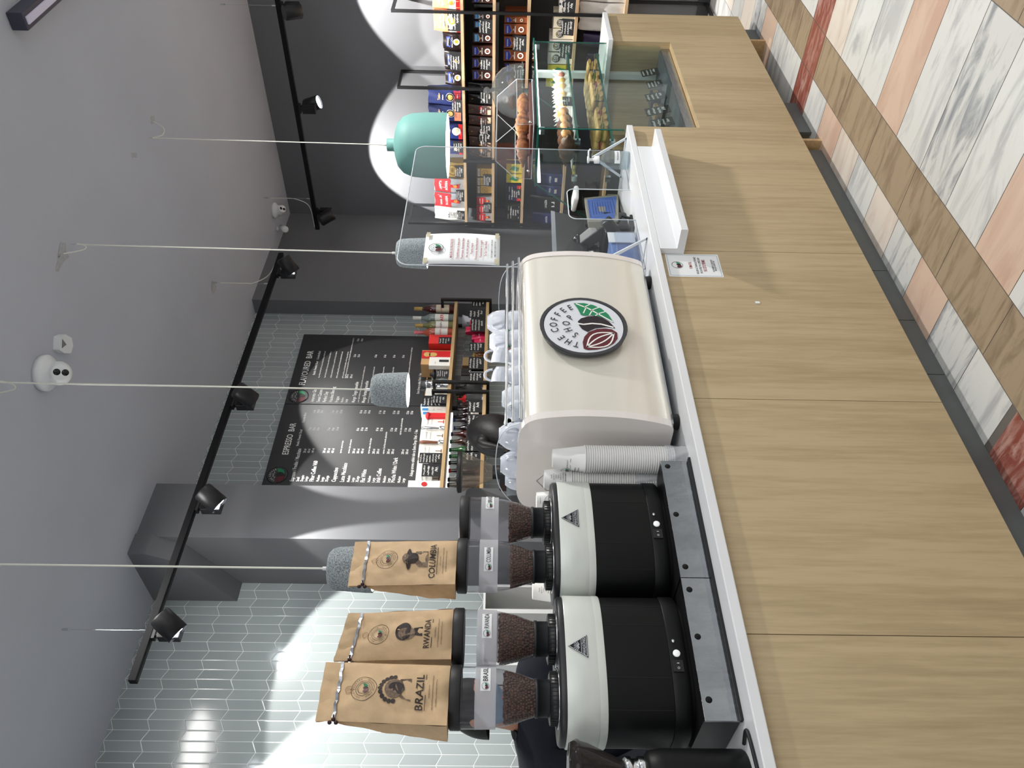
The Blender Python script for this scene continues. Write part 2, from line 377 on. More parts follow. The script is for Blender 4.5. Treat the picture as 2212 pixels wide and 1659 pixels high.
def logo(F, x, y, R, m0, disc=True, detail=2, white=None, letters=None):
    """round coffee shop emblem; m0 = index of the first LOGO material in the mesh's list"""
    g, bk, mr, wh, rim = range(m0, m0+5)
    lt = rim if letters is None else letters
    if disc: F.disc(x, y, R, wh if white is None else white, 3, 40)
    F.ring(x, y, R*.96, R*1.04, rim, 4, 40)
    def S(pts): return [(x+p[0]*R, y+p[1]*R) for p in pts]
    F.poly(S([(.82, .19), (.83, -.05), (.76, -.28), (.63, -.47), (.42, -.62), (.12, -.72), (.24, -.56), (.34, -.38), (.38, -.2), (.36, -.05), (.38, .04), (.6, .10)]), g, 5)
    F.poly(S([(.14, .13), (.25, .05), (.33, -.12), (.35, -.30), (.29, -.46), (.16, -.61), (-.08, -.74), (-.05, -.52), (-.10, -.26), (-.23, -.08), (-.13, .05), (-.02, .10)]), bk, 5)
    F.poly(S([(-.82, .05), (-.6, .06), (-.41, .01), (-.24, -.10), (-.13, -.30), (-.10, -.50), (-.13, -.66), (-.24, -.77), (-.45, -.76), (-.62, -.66), (-.75, -.50), (-.84, -.25), (-.86, -.05)]), mr, 5)
    if detail > 1:
        F.line(S([(.80, .14), (.62, -.16), (.42, -.38), (.14, -.70)]), R*.035, wh, 6)
        for t, e in (((.66, -.10), (.44, -.02)), ((.55, -.24), (.37, -.16)), ((.42, -.38), (.36, -.30)), ((.68, -.06), (.78, -.20)), ((.56, -.22), (.68, -.42)), ((.43, -.37), (.52, -.56))):
            F.line(S([t, e]), R*.028, wh, 6)
        F.line(S([(.06, .14), (.03, 0), (.07, -.2), (.05, -.42), (-.06, -.70)]), R*.045, wh, 6)
        for o in (-.20, -.07, .07, .20):
            F.line([(x+R*(-.76+.50*t+o*sin(pi*t)*.95), y+R*(-.03-.66*t+o*sin(pi*t)*.75)) for t in [i/8 for i in range(9)]], R*.035, wh, 6)
    if detail > 0:
        for word, r, a0, a1, h in (('THE', .72, 163, 130, .19), ('COFFEE', .72, 106, 24, .19), ('SHOP', .42, 148, 48, .19)):
            for k, ch in enumerate(word):
                a = radians(a0+(a1-a0)*k/(len(word)-1))
                F.text(ch, x+R*r*cos(a)+R*h*.5*sin(a)*0-R*h*.5*cos(a), y+R*r*sin(a)-R*h*.5*sin(a), R*h, lt, .75, a-pi/2, 6)

# ================================================================ SETTING
ZC, YB, XW, YCF = 3.555, 4.2, 6.43, 1.862
ZT = .971
# floor of the hall: rows of marble
FL = [marble_mat('marble_white', (214, 214, 210), (150, 152, 156), .55, 3.0, .5),
      marble_mat('marble_veined', (206, 206, 202), (132, 136, 142), .8, 4.0, -.5),
      marble_mat('marble_cream', (218, 208, 196), (188, 170, 156), .5, 2.6, .3),
      marble_mat('marble_pink', (208, 182, 162), (184, 146, 128), .55, 2.2, .2),
      marble_mat('marble_beige', (160, 142, 118), (112, 94, 74), .55, 5.0, .9, wscale=5),
      marble_mat('marble_red', (138, 76, 64), (205, 170, 158), .5, 7.0, .7, wscale=6),
      mat('floor_joint', (104, 98, 92), .8)]
mb = MB()
inner = [0, 1, 3, 1, 2, 0, 2, 3, 0]
outer = [0, 3, 0, 1, 0, 3, 0, 0, 2]
J = .0016
def tilerow(y0, y1, cols, x0=1.69, p=.262, red=True):
    for i in range(-9, 22):
        a = x0+p*i
        k = i % 10 if i >= 0 else (i+10) % 10
        c = 5 if (red and k == 9 and i != 9+0 or (i == 9)) else cols[k % len(cols)]
        b = a+p
        mb.quad((a+J, y0+J, 0), (b-J, y0+J, 0), (b-J, y1-J, 0), (a+J, y1-J, 0), c)
def X9(i): return 1.69+.2545*i
def row(y0, y1, cols):
    for i in range(-7, 22):
        k = i % 10; a, b = X9(i), X9(i+1)
        if k == 9: a, b = X9(i)-.005, X9(i+1)-.03
        if k == 0 and i: a -= .03
        mb.quad((a+J, y0+J, 0), (b-J, y0+J, 0), (b-J, y1-J, 0), (a+J, y1-J, 0), 5 if k == 9 else cols[k % len(cols)])
row(1.73, 2.05, inner)
row(.905, 1.515, outer)
row(-.3, .62, [0, 2, 0, 3, 1, 0, 0, 2, 1])
row(2.05, 3.0, [0, 0, 1, 0, 2, 0, 0, 0, 0]); row(3.0, 4.2, [0, 1, 0, 2, 0, 0, 1, 0, 0])
for y0, y1, s in ((1.515, 1.73, 0), (.69, .905, .2), (.62, .69, .0)):
    for i in range(-5, 16):
        a, b = 1.50+.41*i+s, 1.50+.41*(i+1)+s
        if 3.98 < b and a < 4.2 and y1 != .69:
            if a < 3.98: mb.quad((a+J, y0+J, 0), (3.98-J, y0+J, 0), (3.98-J, y1-J, 0), (a+J, y1-J, 0), 4)
            if b > 4.2: mb.quad((4.2+J, y0+J, 0), (b-J, y0+J, 0), (b-J, y1-J, 0), (4.2+J, y1-J, 0), 4)
        else: mb.quad((a+J, y0+J, 0), (b-J, y0+J, 0), (b-J, y1-J, 0), (a+J, y1-J, 0), 4)
    mb.quad((3.98+J, y0+J, 0), (4.2-J, y0+J, 0), (4.2-J, y1-J, 0), (3.98+J, y1-J, 0), 5)
mb.box(-3, 7.5, -4, 5, -.05, -.001, 6)
mb.quad((-3, -4, 0), (7.5, -4, 0), (7.5, -.31, 0), (-3, -.31, 0), 0)
floor = struct(mb.build('floor', FL))

struct(MB().box(-2.2, 7.3, .2, 4.6, ZC, ZC+.1).build('ceiling', CEIL))
struct(MB().box(-1.6, XW+.1, YB, YB+.12, 0, ZC).build('wall_back', TILE))
struct(MB().box(XW, XW+.12, .9, YB, 0, ZC).build('wall_right', GREYWALL))
struct(MB().box(XW-.015, XW, 1.0, YB, 0, .09).build('baseboard_right', mat('dark_baseboard', (58, 58, 60), .5)))
# painted plaster where the tiles stop, and the two columns
mb = MB().box(5.6, XW, YB-.012, YB, 0, ZC); struct(mb.build('wall_back_plaster', GREYWALL))
struct(MB().box(4.991, 5.69, 4.06, YB, 0, ZC).build('wall_column_right', GREYWALL))
struct(MB().box(2.52, 2.887, 3.733, YB, 0, ZC).build('wall_column_left', GREYWALL))
mb = MB().prism([(3.72, ZC), (3.72, 3.46), (3.80, 3.30), (4.2, 3.07), (4.2, ZC)], 2.40, 2.53, 'X')
struct(mb.build('trim_1', GREYWALL, bevel=.004))
# ceiling scars round the cable outlets
mb = MB()
for (x, y), pts in (((136, 545), [(-6, -22), (6, -20), (8, 0), (14, 10), (2, 20), (-10, 42), (-16, 40), (-12, 20), (-10, 0)]), ((461, 622), [(-4, -16), (5, -12), (6, 4), (0, 14), (-5, 4)]), ((329, 258), [(-4, -8), (5, -8), (6, 8), (-3, 10)]), ((289, 335), [(-6, -5), (7, -4), (6, 5), (-5, 6)]), ((128, 552), [(-3, -3), (3, -3), (3, 3), (-3, 3)])):
    ps = [pZ(x+a, y+b, ZC-.001) for a, b in pts]
    mb.add(ps, [tuple(range(len(ps)))])
struct(mb.build('trim_2', mat('plaster_patch', (174, 174, 176), .9, noise=.08, nscale=60)))

# ================================================================ COUNTER
ct = thing('counter', (2.6, YCF, 0), 'long service counter with pale oak laminate front and grey plinth', 'counter')
YI = 2.55
seams = [-.6, .989, 1.821, 2.648, 3.672]
for a, b in zip(seams, seams[1:]):
    MB().box(a+.0012, b-.0012, YCF, YCF+.02, .115, .942).build('front_panel', WOOD, ct)
mb = MB().prism([(3.690, .115), (5.17, .115), (5.17, .942), (4.74, .942), (4.74, .60), (3.690, .60)], YCF, YCF+.02, 'Y')
mb.build('front_panel', WOOD, ct)
MB().box(5.15, 5.17, YCF+.02, YI+.3, .115, .942).build('side_panel', WOOD, ct)
MB().box(3.672, 3.690, YCF, YI, .115, .942).build('side_panel', WOOD, ct)
MB().box(3.69, 4.74, YCF+.02, 1.935, .585, .6).box(4.74, 4.755, YCF+.02, 2.0, .585, .942).build('opening_frame', WOODX, ct)
for a, b in ((-.6, .6), (.6, 1.20), (1.20, 2.02), (2.02, 2.315), (2.315, 2.625), (2.625, 3.61), (3.79, 4.12), (4.93, 5.13)): MB().box(a+.0015, b-.0015, 1.925, 1.94, .0, .13).build('plinth', SLATE, ct, bevel=.001)
MB().box(-.6, 3.6, 1.94, YI, 0, .115).build('plinth_core', mat('dark_void', (14, 13, 12), .9), ct)
for a in (3.64, 4.87): MB().box(a, a+.02, YCF+.03, YI, 0, .115).build('leg', WOODX, ct)
# thick white top, left run with the dropped shelf, right run beyond the glass case
MB().box(-.6, 3.651, 1.835, YI, .942, ZT).build('countertop', WHITE, ct, bevel=.003)
MB().box(4.693, 5.118, 1.835, 2.6, .942, ZT).build('countertop', WHITE, ct, bevel=.003)
mb = MB().prism([(1.835, .942), (1.835, .874), (1.746, .874), (1.746, .845), (YCF-.001, .845), (YCF-.001, .942)], 2.622, 3.440, 'X')
mb.build('bag_shelf', WHITE, ct, bevel=.0025)

# ================================================================ OVERHEAD
CAMW = mat('white_plastic', (226, 228, 228), .35)
LENSD = mat('lens_black', (12, 12, 16), .1)
EMIT = mat('lamp_glow', (255, 255, 255), .5, emit=(255, 250, 240), estr=14)
EMITS = mat('spot_glow', (255, 255, 255), .5, emit=(240, 246, 255), estr=30)
TRZ = 3.15
def track(name, axis, a, b, v, label):
    mb = MB()
    if axis == 'X': t = thing('lighting_track', ((a+b)/2, v, TRZ-.02), label, 'light track', 'black lighting tracks on wires'); box = lambda m, x0, x1, y0, y1, z0, z1: m.box(x0, x1, v+y0, v+y1, TRZ+z0, TRZ+z1)
    else: t = thing('lighting_track', (v, (a+b)/2, TRZ-.02), label, 'light track', 'black lighting tracks on wires'); box = lambda m, x0, x1, y0, y1, z0, z1: m.box(v+y0, v+y1, x0, x1, TRZ+z0, TRZ+z1)
    box(mb, a, b, -.018, .018, -.017, .017)
    mb.build('rail', mat('track_black', (18, 18, 20), .65, spec=.2), t, bevel=.002)
    g = MB(); box(g, a+.01, b-.01, .0, .004, -.0185, -.017); g.build('slot', mat('slot_dark', (60, 60, 62), .4, metal=.5), t)
    return t
t1 = track('t', 'X', 1.555, 4.72, 3.42, 'long black lighting track above the menu and tiled wall')
t2 = track('t', 'Y', 1.5, 3.925, 5.8, 'shorter black lighting track along the dark wall above the coffee shelves')
t3 = thing('linear_lamp', (3.28, 1.27, 3.5), 'dark linear ceiling lamp close to the ceiling at the far top corner', 'lamp')
MB().box(3.285, 4.3, 1.235, 1.305, 3.49, ZC-.001).build('housing', mat('lamp_grey', (58, 58, 74), .4), t3, bevel=.003)
MB().box(3.30, 4.28, 1.255, 1.285, 3.484, 3.4905).build('diffuser', mat('dim_strip', (120, 118, 128), .3, emit=(200, 195, 215), estr=.35), t3)
def wires(pts, par):
    for (x, y) in pts:
        m = MB(); m.tube([(x, y, TRZ+.017), (x, y, ZC-.02)], .0012, 5); m.build('suspension_wire', CHROME, par)
        MB().lathe([(.006, 0), (.006, .022), (.004, .03)], 10, c=(x, y, ZC-.031)).build('wire_anchor', CHROME, par); MB().lathe([(.005, 0), (.005, .03)], 10, c=(x, y, TRZ+.017)).build('wire_clamp', CHROME, par)
wires([(1.80, 3.42), (4.38, 3.42)], t1); wires([(5.8, 3.63), (5.8, 2.09)], t2)
def cable(name, pts, par, r=.003, mt=None, n=26):
    """smooth curve through points as a thin cable"""
    P = [Vector(p) for p in pts]; out = []
    for i in range(len(P)-1):
        a, b, c, d = P[max(i-1, 0)], P[i], P[i+1], P[min(i+2, len(P)-1)]
        for k in range(6):
            t = k/6; out.append(.5*((2*b)+(c-a)*t+(2*a-5*b+4*c-d)*t*t+(3*b-a-3*c+d)*t**3))
    out.append(P[-1]); return MB().tube(out, r, 6).build(name, mt or CORD, par)
cable('power_cable', [(4.38, 3.42, 3.50), (4.38, 3.42, 3.33), (4.385, 3.42, 3.27), (4.47, 3.42, 3.19), (4.62, 3.43, 3.175), (4.70, 3.43, 3.17)], t1)
cable('power_cable', [(5.8, 3.63, 3.50), (5.8, 3.63, 3.38), (5.8, 3.64, 3.28), (5.79, 3.70, 3.185), (5.79, 3.9, 3.172)], t2)

spot_proto = thing('spotlight', (0, 0, 0), 'x', 'spotlight', 'black track spotlights')
# built hanging straight down: adapter, driver box, barrel beside it; the barrel is re-aimed per lamp
def spotlight(loc, d, rz, label, power, half, lit=True):
    t = thing('spotlight', loc, label, 'spotlight', 'black track spotlights')
    L0 = Vector(loc); c_, s_ = cos(rz), sin(rz)
    def RT(): m = MB(); m.T = Matrix.Translation(L0) @ Matrix.Rotation(rz, 4, 'Z'); return m
    RT().box(-.035, .035, -.016, .016, -.032, -.018).box(-.02, .02, -.012, .012, -.045, -.032).build('adapter', BLACKP, t)
    RT().box(-.035, .035, -.022, .022, -.145, -.045).build('driver_box', mat('driver_black', (20, 20, 22), .5), t, bevel=.003)
    d = Vector(d).normalized()
    q = d.to_track_quat('-Z', 'Y').to_matrix().to_4x4()
    side = Matrix.Rotation(rz, 4, 'Z') @ Vector((0, -.074, 0))
    piv = L0+Vector((side.x, side.y, -.105))
    m = MB(); m.T = Matrix.Translation(piv) @ q
    m.lathe([(.049, -.062), (.052, -.060), (.052, .050), (.047, .058)], 28, cap=False)
    m.lathe([(.047, .058), (.0001, .058)], 28, cap=False); m.lathe([(.049, -.062), (.045, -.03), (.0, -.03)], 28, cap=False)
    barrel = m.build('barrel', mat('barrel_black', (24, 24, 26), .42), t)
    m = MB(); m.tube([L0+Vector((side.x*.2, side.y*.2, -.105)), piv], .008, 8); m.build('pivot', BLACKP, t)
    m = MB(); m.T = Matrix.Translation(piv) @ q
    m.lathe([(.0, -.052), (.044, -.052)], 28, cap=False); m.build('lens', EMITS if lit else mat('dark_lens', (90, 90, 96), .2), barrel)
    if lit: lamp('spotlight_beam', 'SPOT', piv+d*.066, power, (1, .985, .95), piv+d*2, spot_size=radians(half*2), spot_blend=.10, shadow_soft_size=.012)
    return t
bpy.data.objects.remove(spot_proto)
PW = 85
spotlight((1.79, 3.42, TRZ), (-.50, .42, -.76), 0, 'black track spotlight with bright face nearest the near end of the long track', PW*.85, 42)
spotlight((2.50, 3.42, TRZ), (-.45, .45, -.77), 0, 'black track spotlight in front of the grey column', PW*1.0, 39)
spotlight((3.24, 3.42, TRZ), (-.05, .72, -.62), 0, 'black track spotlight in front of the menu board, seen from behind', PW, 36)
spotlight((4.50, 3.42, TRZ), (-.35, .78, -.52), 0, 'black spotlight at the far end of the long track', PW, 33)
spotlight((5.8, 2.84, TRZ), (-.04, -.30, -.85), pi/2, 'black spotlight with lit face halfway along the shorter track', PW*1.6, 38)
spotlight((5.8, 3.76, TRZ), (.55, -.22, -.8), -pi/2, 'black spotlight turned to the dark wall beside the small cameras', PW*2.4, 35)
spotlight((5.8, 2.10, TRZ), (.55, .06, -.83), -pi/2, 'black spotlight on the shorter track cut by the picture edge', PW*2.4, 35)

# pendants: felt shades and the big mint one
FELT = mat('grey_felt', (104, 112, 116), .95, c2=(176, 184, 188), nscale=260, bump=.6, bscale=300)
MINT = mat('mint_enamel', (112, 160, 155), .55, spec=.3)
INNER = mat('shade_inner_white', (240, 240, 238), .4)
def pendant(x, y, zb, prof, m, label, hook, outlet, n=40, pw=6, glow=.8):
    t = thing('pendant_lamp', (x, y, zb), label, 'pendant lamp', 'pendant lamps over the counter')
    mb = MB(); mb.lathe(prof, n, c=(x, y, zb), cap=False)
    top = prof[-1][1]; mb.build('lamp_shade', m, t)
    MB().lathe([(r-.004, z-(.004 if i else 0)) for i, (r, z) in enumerate(prof) if r > .01]+[(.0, top-.004)], n, c=(x, y, zb), cap=False).build('shade_lining', INNER, t)
    rb = prof[0][0]
    MB().lathe([(.0, .012), (rb*glow, .012)], n, c=(x, y, zb), cap=False).build('diffuser', EMIT, t)
    MB().lathe([(.004, 0), (.006, .003), (.006, .018), (.003, .02)], 10, c=(x, y, zb+top)).build('cord_grip', CAMW, t)
    hk = Vector(hook)
    MB().tube([(x, y, zb+top+.015), (x+(hk.x-x)*.5, y+(hk.y-y)*.5, (zb+top+ZC)/2), (hk.x, hk.y, ZC-.05)], .0032, 6).build('cord', CORD, t)
    if outlet:
        o = Vector(outlet)
        cable('cord_end', [(hk.x, hk.y, ZC-.05), (hk.x, hk.y, ZC-.028), hk+Vector((.006, 0, -.03)), (hk.x*.8+o.x*.2, hk.y*.8+o.y*.2, ZC-.075), (hk.x*.4+o.x*.6, hk.y*.4+o.y*.6, ZC-.07), (o.x, o.y, ZC)], t)
    MB().tube([(hk.x, hk.y, ZC), (hk.x+.004, hk.y, ZC-.018), (hk.x, hk.y, ZC-.03)], .0015, 5).build('ceiling_hook', CHROME, t)
    lamp('pendant_glow', 'SPOT', (x, y, zb-.004), pw, (1, .97, .92), (x, y, 0), spot_size=radians(130), spot_blend=.8, shadow_soft_size=rb*.6)
def felt(r, h): return [(r, 0), (r*1.0, h*.1), (r*.97, h*.4), (r*.92, h*.78), (r*.85, h*.90), (r*.70, h*.975), (r*.45, h), (.0, h)]
P2 = lambda x, y: pZ(x, y, ZC)
pendant(3.065, 2.2, 1.915, felt(.072, .145), FELT, 'grey felt pendant lamp hanging beside the paper protection notice', P2(153, 528), P2(137, 548))
pendant(2.17, 2.2, 1.922, felt(.069, .142), FELT, 'grey felt pendant lamp hanging in front of the black menu board', P2(-14, 826), P2(-6, 850))
pendant(1.375, 2.2, 1.957, felt(.073, .142), FELT, 'grey felt pendant lamp half hidden behind the middle kraft bag', (1.375, 2.2, ZC), None)
tp = [(.176, 0), (.177, .02), (.176, .12), (.168, .20), (.150, .245), (.118, .275), (.075, .288), (.038, .296), (.034, .302), (.034, .336), (.0, .338)]
pendant(4.08, 2.2, 1.878, tp, MINT, 'large mint green pendant lamp hanging over the pastry case', P2(320, 298), P2(330, 262), 56, 14, .86)

# ceiling cameras and sensors
def dome_cam(x, y, k, label, rz):
    t = thing('security_camera', (x, y, ZC-.09*k), label, 'security camera')
    c = (x, y, ZC)
    m = MB(); m.lathe([(.0, -.001), (.062*k, -.001), (.064*k, -.02*k), (.058*k, -.028*k), (.046*k, -.034*k), (.038*k, -.05*k), (.0, -.055*k)], 36, c=c, cap=False); m.build('mount', CAMW, t)
    d = Vector((cos(rz), sin(rz), -.75)).normalized(); b = Vector(c)+Vector((0, 0, -.058*k))
    m = MB(); m.sphere(b, .042*k, 28, 18); ball = m.build('camera_ball', CAMW, t)
    q = d.to_track_quat('-Z', 'Y').to_matrix().to_4x4()
    m = MB(); m.T = Matrix.Translation(b) @ q; m.lathe([(.034*k, -.012*k), (.031*k, -.046*k), (.026*k, -.049*k), (.0, -.049*k)], 28, cap=False); fa = m.build('face', CAMW, t)
    m = MB(); m.T = Matrix.Translation(b) @ q
    for s in (-1, 1): m.lathe([(.0, -.0505*k), (.0105*k, -.0505*k), (.0115*k, -.049*k)], 18, c=(0, s*.013*k, 0), cap=False)
    m.build('lenses', LENSD, fa)
dome_cam(2.49, 2.455, 1.25, 'white dome security camera on the ceiling beside the pendant cord', radians(-130))
dome_cam(5.97, 3.86, 1.05, 'white dome security camera in the corner above the shorter track', radians(-125))
t = thing('bullet_camera', (5.97, 4.02, ZC-.1), 'small white bullet camera under the ceiling beside the corner dome camera', 'security camera')
MB().lathe([(.018, 0), (.018, -.008), (.006, -.012), (.006, -.04), (.0, -.042)], 14, c=(5.97, 4.05, ZC), cap=False).build('bracket', CAMW, t)
m = MB(); m.T = Matrix.Translation((5.95, 4.03, ZC-.062)) @ Vector((-.75, -.35, -.5)).normalized().to_track_quat('-Z', 'Y').to_matrix().to_4x4()
m.lathe([(.0, .05), (.026, .05), (.028, -.06), (.024, -.064), (.0, -.064)], 20, cap=False); m.build('housing', CAMW, t)
t = thing('alarm_sensor', (2.68, 2.46, ZC-.03), 'small white wedge alarm sensor on the ceiling beside the dome camera', 'sensor')
m = MB(); m.T = Matrix.Translation((2.685, 2.465, ZC)) @ Matrix.Rotation(radians(48), 4, 'Z')
m.prism([(-.06, -.03), (-.02, -.045), (.035, -.035), (.05, 0), (.035, .035), (-.02, .04), (-.06, .03)], -.03, 0, 'Z'); m.build('housing', CAMW, t, bevel=.004)
m = MB(); m.T = Matrix.Translation((2.685, 2.465, ZC)) @ Matrix.Rotation(radians(48), 4, 'Z')
m.prism([(-.045, -.02), (-.01, 0), (-.045, .02)], -.032, -.029, 'Z'); m.build('window', mat('sensor_grey', (120, 122, 124), .4), t)

# ================================================================ MENU BOARD
t = thing('menu_board', (3.98, 4.188, 2.1), 'black menu board with white price lists on the tiled wall', 'menu board')
MB().box(3.07, 3.962, 4.178, 4.198, 2.115, 3.11).build('panel', [mat('board_black', (30, 30, 32), .46, spec=.9)], t, bevel=.002)
MB().box(3.966, 4.722, 4.178, 4.198, 2.115, 3.11).build('panel', [mat('board_black', (30, 30, 32), .46, spec=.9)], t, bevel=.002)
MB().box(3.07, 4.722, 4.176, 4.199, 2.105, 2.114).build('edge_strip', WOODX, t)
CY, PK = mat('print_cyan', (140, 210, 220), .6), mat('print_pink', (235, 150, 150), .6)
mb = MB(); F = Frame(mb, (3.08, 4.178, 3.11), (1, 0, 0), (0, 0, 1)); 
def W(s, x, z, h, sx=.62):
    h *= .86

    vs, fs = text_geo(s); w0 = (max(v[0] for v in vs)-min(v[0] for v in vs))*h/.72*sx
    F.text(s, x+w0/2, -z, h, 0, sx)
logo(F, .235, -.085, .066, 1, disc=False, detail=1, letters=4)
F.ring(.235, -.085, .063, .0685, 0, 4)
W('ESPRESSO  BAR', .41, .12, .050, .72)
W('Espresso / Freddo / Macchiato', .185, .20, .031); W('Brasilia / Rwanda / Decaf', .49, .175, .02); W('Columbia Blend', .705, .175, .02)
def it(z, name, sub=None, rows=()):
    W(name, .185, z, .034)
    if sub: W(sub, .185+.42 if len(name) > 16 else .43, z, .015)
    for k, (a, b, c, d) in enumerate(rows):
        zz = z+.036+.029*k
        W(a, .185, zz, .023); W(b, .43, zz, .021); 
        if c: W(c, .635, zz, .021)
        if d: W(d, .80, zz, .021)
for k, (a, b, c, d) in enumerate((('Small', '30 ml', '5 lei', '6 lei'), ('Doppio', '60 ml', '9 lei', '10 lei'), ('Lungo', '140 ml', '6 lei', '8 lei'))):
    zz = .235+.027*k; W(a, .185, zz, .023); W(b, .43, zz, .021); W(c, .635, zz, .021); W(d, .80, zz, .021)
it(.33, 'Filter Coffee V60', None, (('Medium', '200 ml', '7 lei', '8 lei'), ('Large', '300 ml', '9 lei', '9 lei'), ('XLarge', '400 ml', '11 lei', '12 lei')))
it(.475, 'Cappuccino', 'espresso, spuma de lapte')
it(.53, 'Latte Macchiato', 'espresso, lapte, strat spuma', (('Medium', '200 ml', '8 lei', '10 lei'), ('Large', '300 ml', '10 lei', '12 lei'), ('XLarge', '400 ml', '12 lei', '14 lei')))
it(.665, 'Flat White', 'espresso, lapte, crema de lapte', (('Medium', '200 ml', '10 lei', '11 lei'), ('Large', '300 ml', '12 lei', '14 lei')))
it(.765, 'Irish Coffee', 'espresso, Coca frisca naturala, optional shot', (('Medium', '200 ml', '12 lei', '12 lei'), ('Large', '300 ml', '14 lei', '16 lei')))
it(.862, 'Mocha White / Dark', 'espresso, lapte, pudra de ciocolata', (('Medium', '200 ml', '11 lei', '12 lei'), ('Large', '300 ml', '13 lei', '15 lei')))
W('Adauga aroma cafelei tale cu Extra Sirop 10ml - 1 leu', .24, .975, .026)
x0 = .886
logo(F, x0+.075, -.09, .066, 1, disc=False, detail=1, letters=4); F.ring(x0+.075, -.09, .063, .0685, 0, 4)
W('FLAVOURED  BAR', x0+.19, .11, .054, .72)
W('Brasilia / Rwanda / Decaf    Columbia Blend', x0+.30, .165, .02)
for k, s in enumerate(('Amaretto Glaze', 'Sweet Caramel', 'Perfect Day', 'Hazelnut Blessing', 'Frappe')):
    W(s, x0+.02, .205+.044*k, .03); F.scribble(x0+.27, x0+.56, -(.205+.044*k), .012, 0)
F.scribble(x0+.27, x0+.72, -.40, .012, 0)
for k, s in enumerate(('Medium', 'Large')): W(s, x0+.02, .415+.03*k, .021)
for k in range(2): W('300 ml', x0+.27, .415+.03*k, .02); W('12 lei', x0+.50, .44+.03*k, .02); W('14 lei', x0+.68, .44+.03*k, .02)
for k, s in enumerate(('Mango Tango Smoothie', 'Mango Fantasy Smoothie', 'Summer Fresh Shake', 'Matcha Lime Tea')):
    W(s, x0+.02, .50+.072*k, .03); F.scribble(x0+.02, x0+.40, -(.53+.072*k), .012, 0); W('15 lei', x0+.50, .60+.07*k, .02)
W('Medium', x0+.02, .80, .02); W('Large', x0+.02, .83, .02); F.scribble(x0+.26, x0+.62, -.865, .012, 0)
W('Extra Sirop in cafea 10 ml - 1 leu', x0+.12, .955, .022)
mb.build('lettering', [INK]+LOGO, t)

# ================================================================ ESPRESSO MACHINE
PANEL = mat('warm_grey_gloss', (226, 222, 210), .22, metal=.2, coat=.5, noise=.015, nscale=3)
GLOSSW = mat('gloss_white', (226, 220, 216), .12, coat=.6)
t = thing('espresso_machine', (2.19, 2.15, ZT), 'large cream espresso machine with a round coffee emblem on its back panel', 'espresso machine')
XL, XR = 1.75, 2.625
prof = [(1.945, .995), (1.915, 1.01), (1.892, 1.07), (1.876, 1.16), (1.870, 1.25), (1.871, 1.32), (1.880, 1.41), (1.893, 1.455), (1.915, 1.482), (1.96, 1.490)]
def smoothp(pts, n=5):
    P = [Vector(p) for p in pts]; out = []
    for i in range(len(P)-1):
        a, b, c, d = P[max(i-1, 0)], P[i], P[i+1], P[min(i+2, len(P)-1)]
        for k in range(n): q = k/n; out.append(.5*((2*b)+(c-a)*q+(2*a-5*b+4*c-d)*q*q+(3*b-a-3*c+d)*q**3))
    return out+[P[-1]]
pp = smoothp(prof)
m = MB(); n_ = len(pp)
m.add([(x, p.x, p.y) for x in (XL+.012, XR-.012) for p in pp], [(i, n_+i, n_+i+1, i+1) for i in range(n_-1)], 0, True)
m.build('back_panel', PANEL, t)
m = MB(); m.box(XL+.02, XR-.02, 1.93, 2.42, .995, 1.0).box(XL+.02, XR-.02, 1.96, 2.42, 1.478, 1.488).box(XL+.02, XR-.02, 2.36, 2.42, 1.0, 1.478).box(XL+.02, XR-.02, 2.1, 2.36, 1.0, 1.15)
m.build('chassis', STEEL, t)
sp = smoothp([(1.950, 1.0), (1.912, 1.008), (1.890, 1.07), (1.873, 1.16), (1.867, 1.26), (1.869, 1.34), (1.879, 1.42), (1.895, 1.466), (1.925, 1.492), (1.97, 1.503), (2.06, 1.507), (2.2, 1.506), (2.29, 1.500), (2.345, 1.475), (2.385, 1.41), (2.41, 1.28), (2.425, 1.12), (2.42, 1.0)], 4)
for nm, xa, xb in (('side_panel', XL-.012, XL+.016), ('side_panel', XR-.016, XR+.012)):
    m = MB(); m.prism([(p.x, p.y) for p in sp], xa, xb, 'X', 0)
    sd = m.build(nm, GLOSSW, t, bevel=.010)
    if xa < 2:
        m = MB(); F = Frame(m, (XL-.0125, 2.2, 1.36), (0, -1, 0), (0, 0, 1))
        hx = [(.062*cos(radians(60*k+30)), .075*sin(radians(60*k+30))) for k in range(7)]
        F.line(hx, .0016, 0); m.build('hexagon_mark', INKB, sd)
for x, y in ((XL+.05, 1.955), (XR-.07, 1.955), (XL+.05, 2.38), (XR-.07, 2.38)):
    MB().lathe([(.022, 0), (.028, .004), (.024, .026), (.03, .026)], 18, c=(x, y, ZT)).build('foot', BLACKP, t)
# emblem plate standing off the panel
m = MB(); LC = (2.155, 1.275)
def blob(R): return [(LC[0]+R*cos(a)*(1+.02*sin(3*a+1)), LC[1]+R*sin(a)*(1+.018*cos(2*a))) for a in [2*pi*k/56 for k in range(56)]]
m.prism(blob(.153), 1.846, 1.858, 'Y', 0)
for x, z in ((2.09, 1.33), (2.22, 1.22)): m.tube([(x, 1.856, z), (x, 1.876, z)], .006, 8, 0)
em = m.build('emblem_plate', mat('plate_edge', (66, 68, 72), .5), t)
m = MB(); m.prism(blob(.143), 1.8445, 1.8462, 'Y', 0)
F = Frame(m, (LC[0], 1.8445, LC[1]), (1, 0, 0), (0, 0, 1), .0004)
logo(F, 0, 0, .150, 1, disc=False, detail=2, letters=5)
m.mi = [i for i in m.mi]
m.build('emblem', [mat('emblem_white', (214, 218, 224), .4)]+LOGO, em)
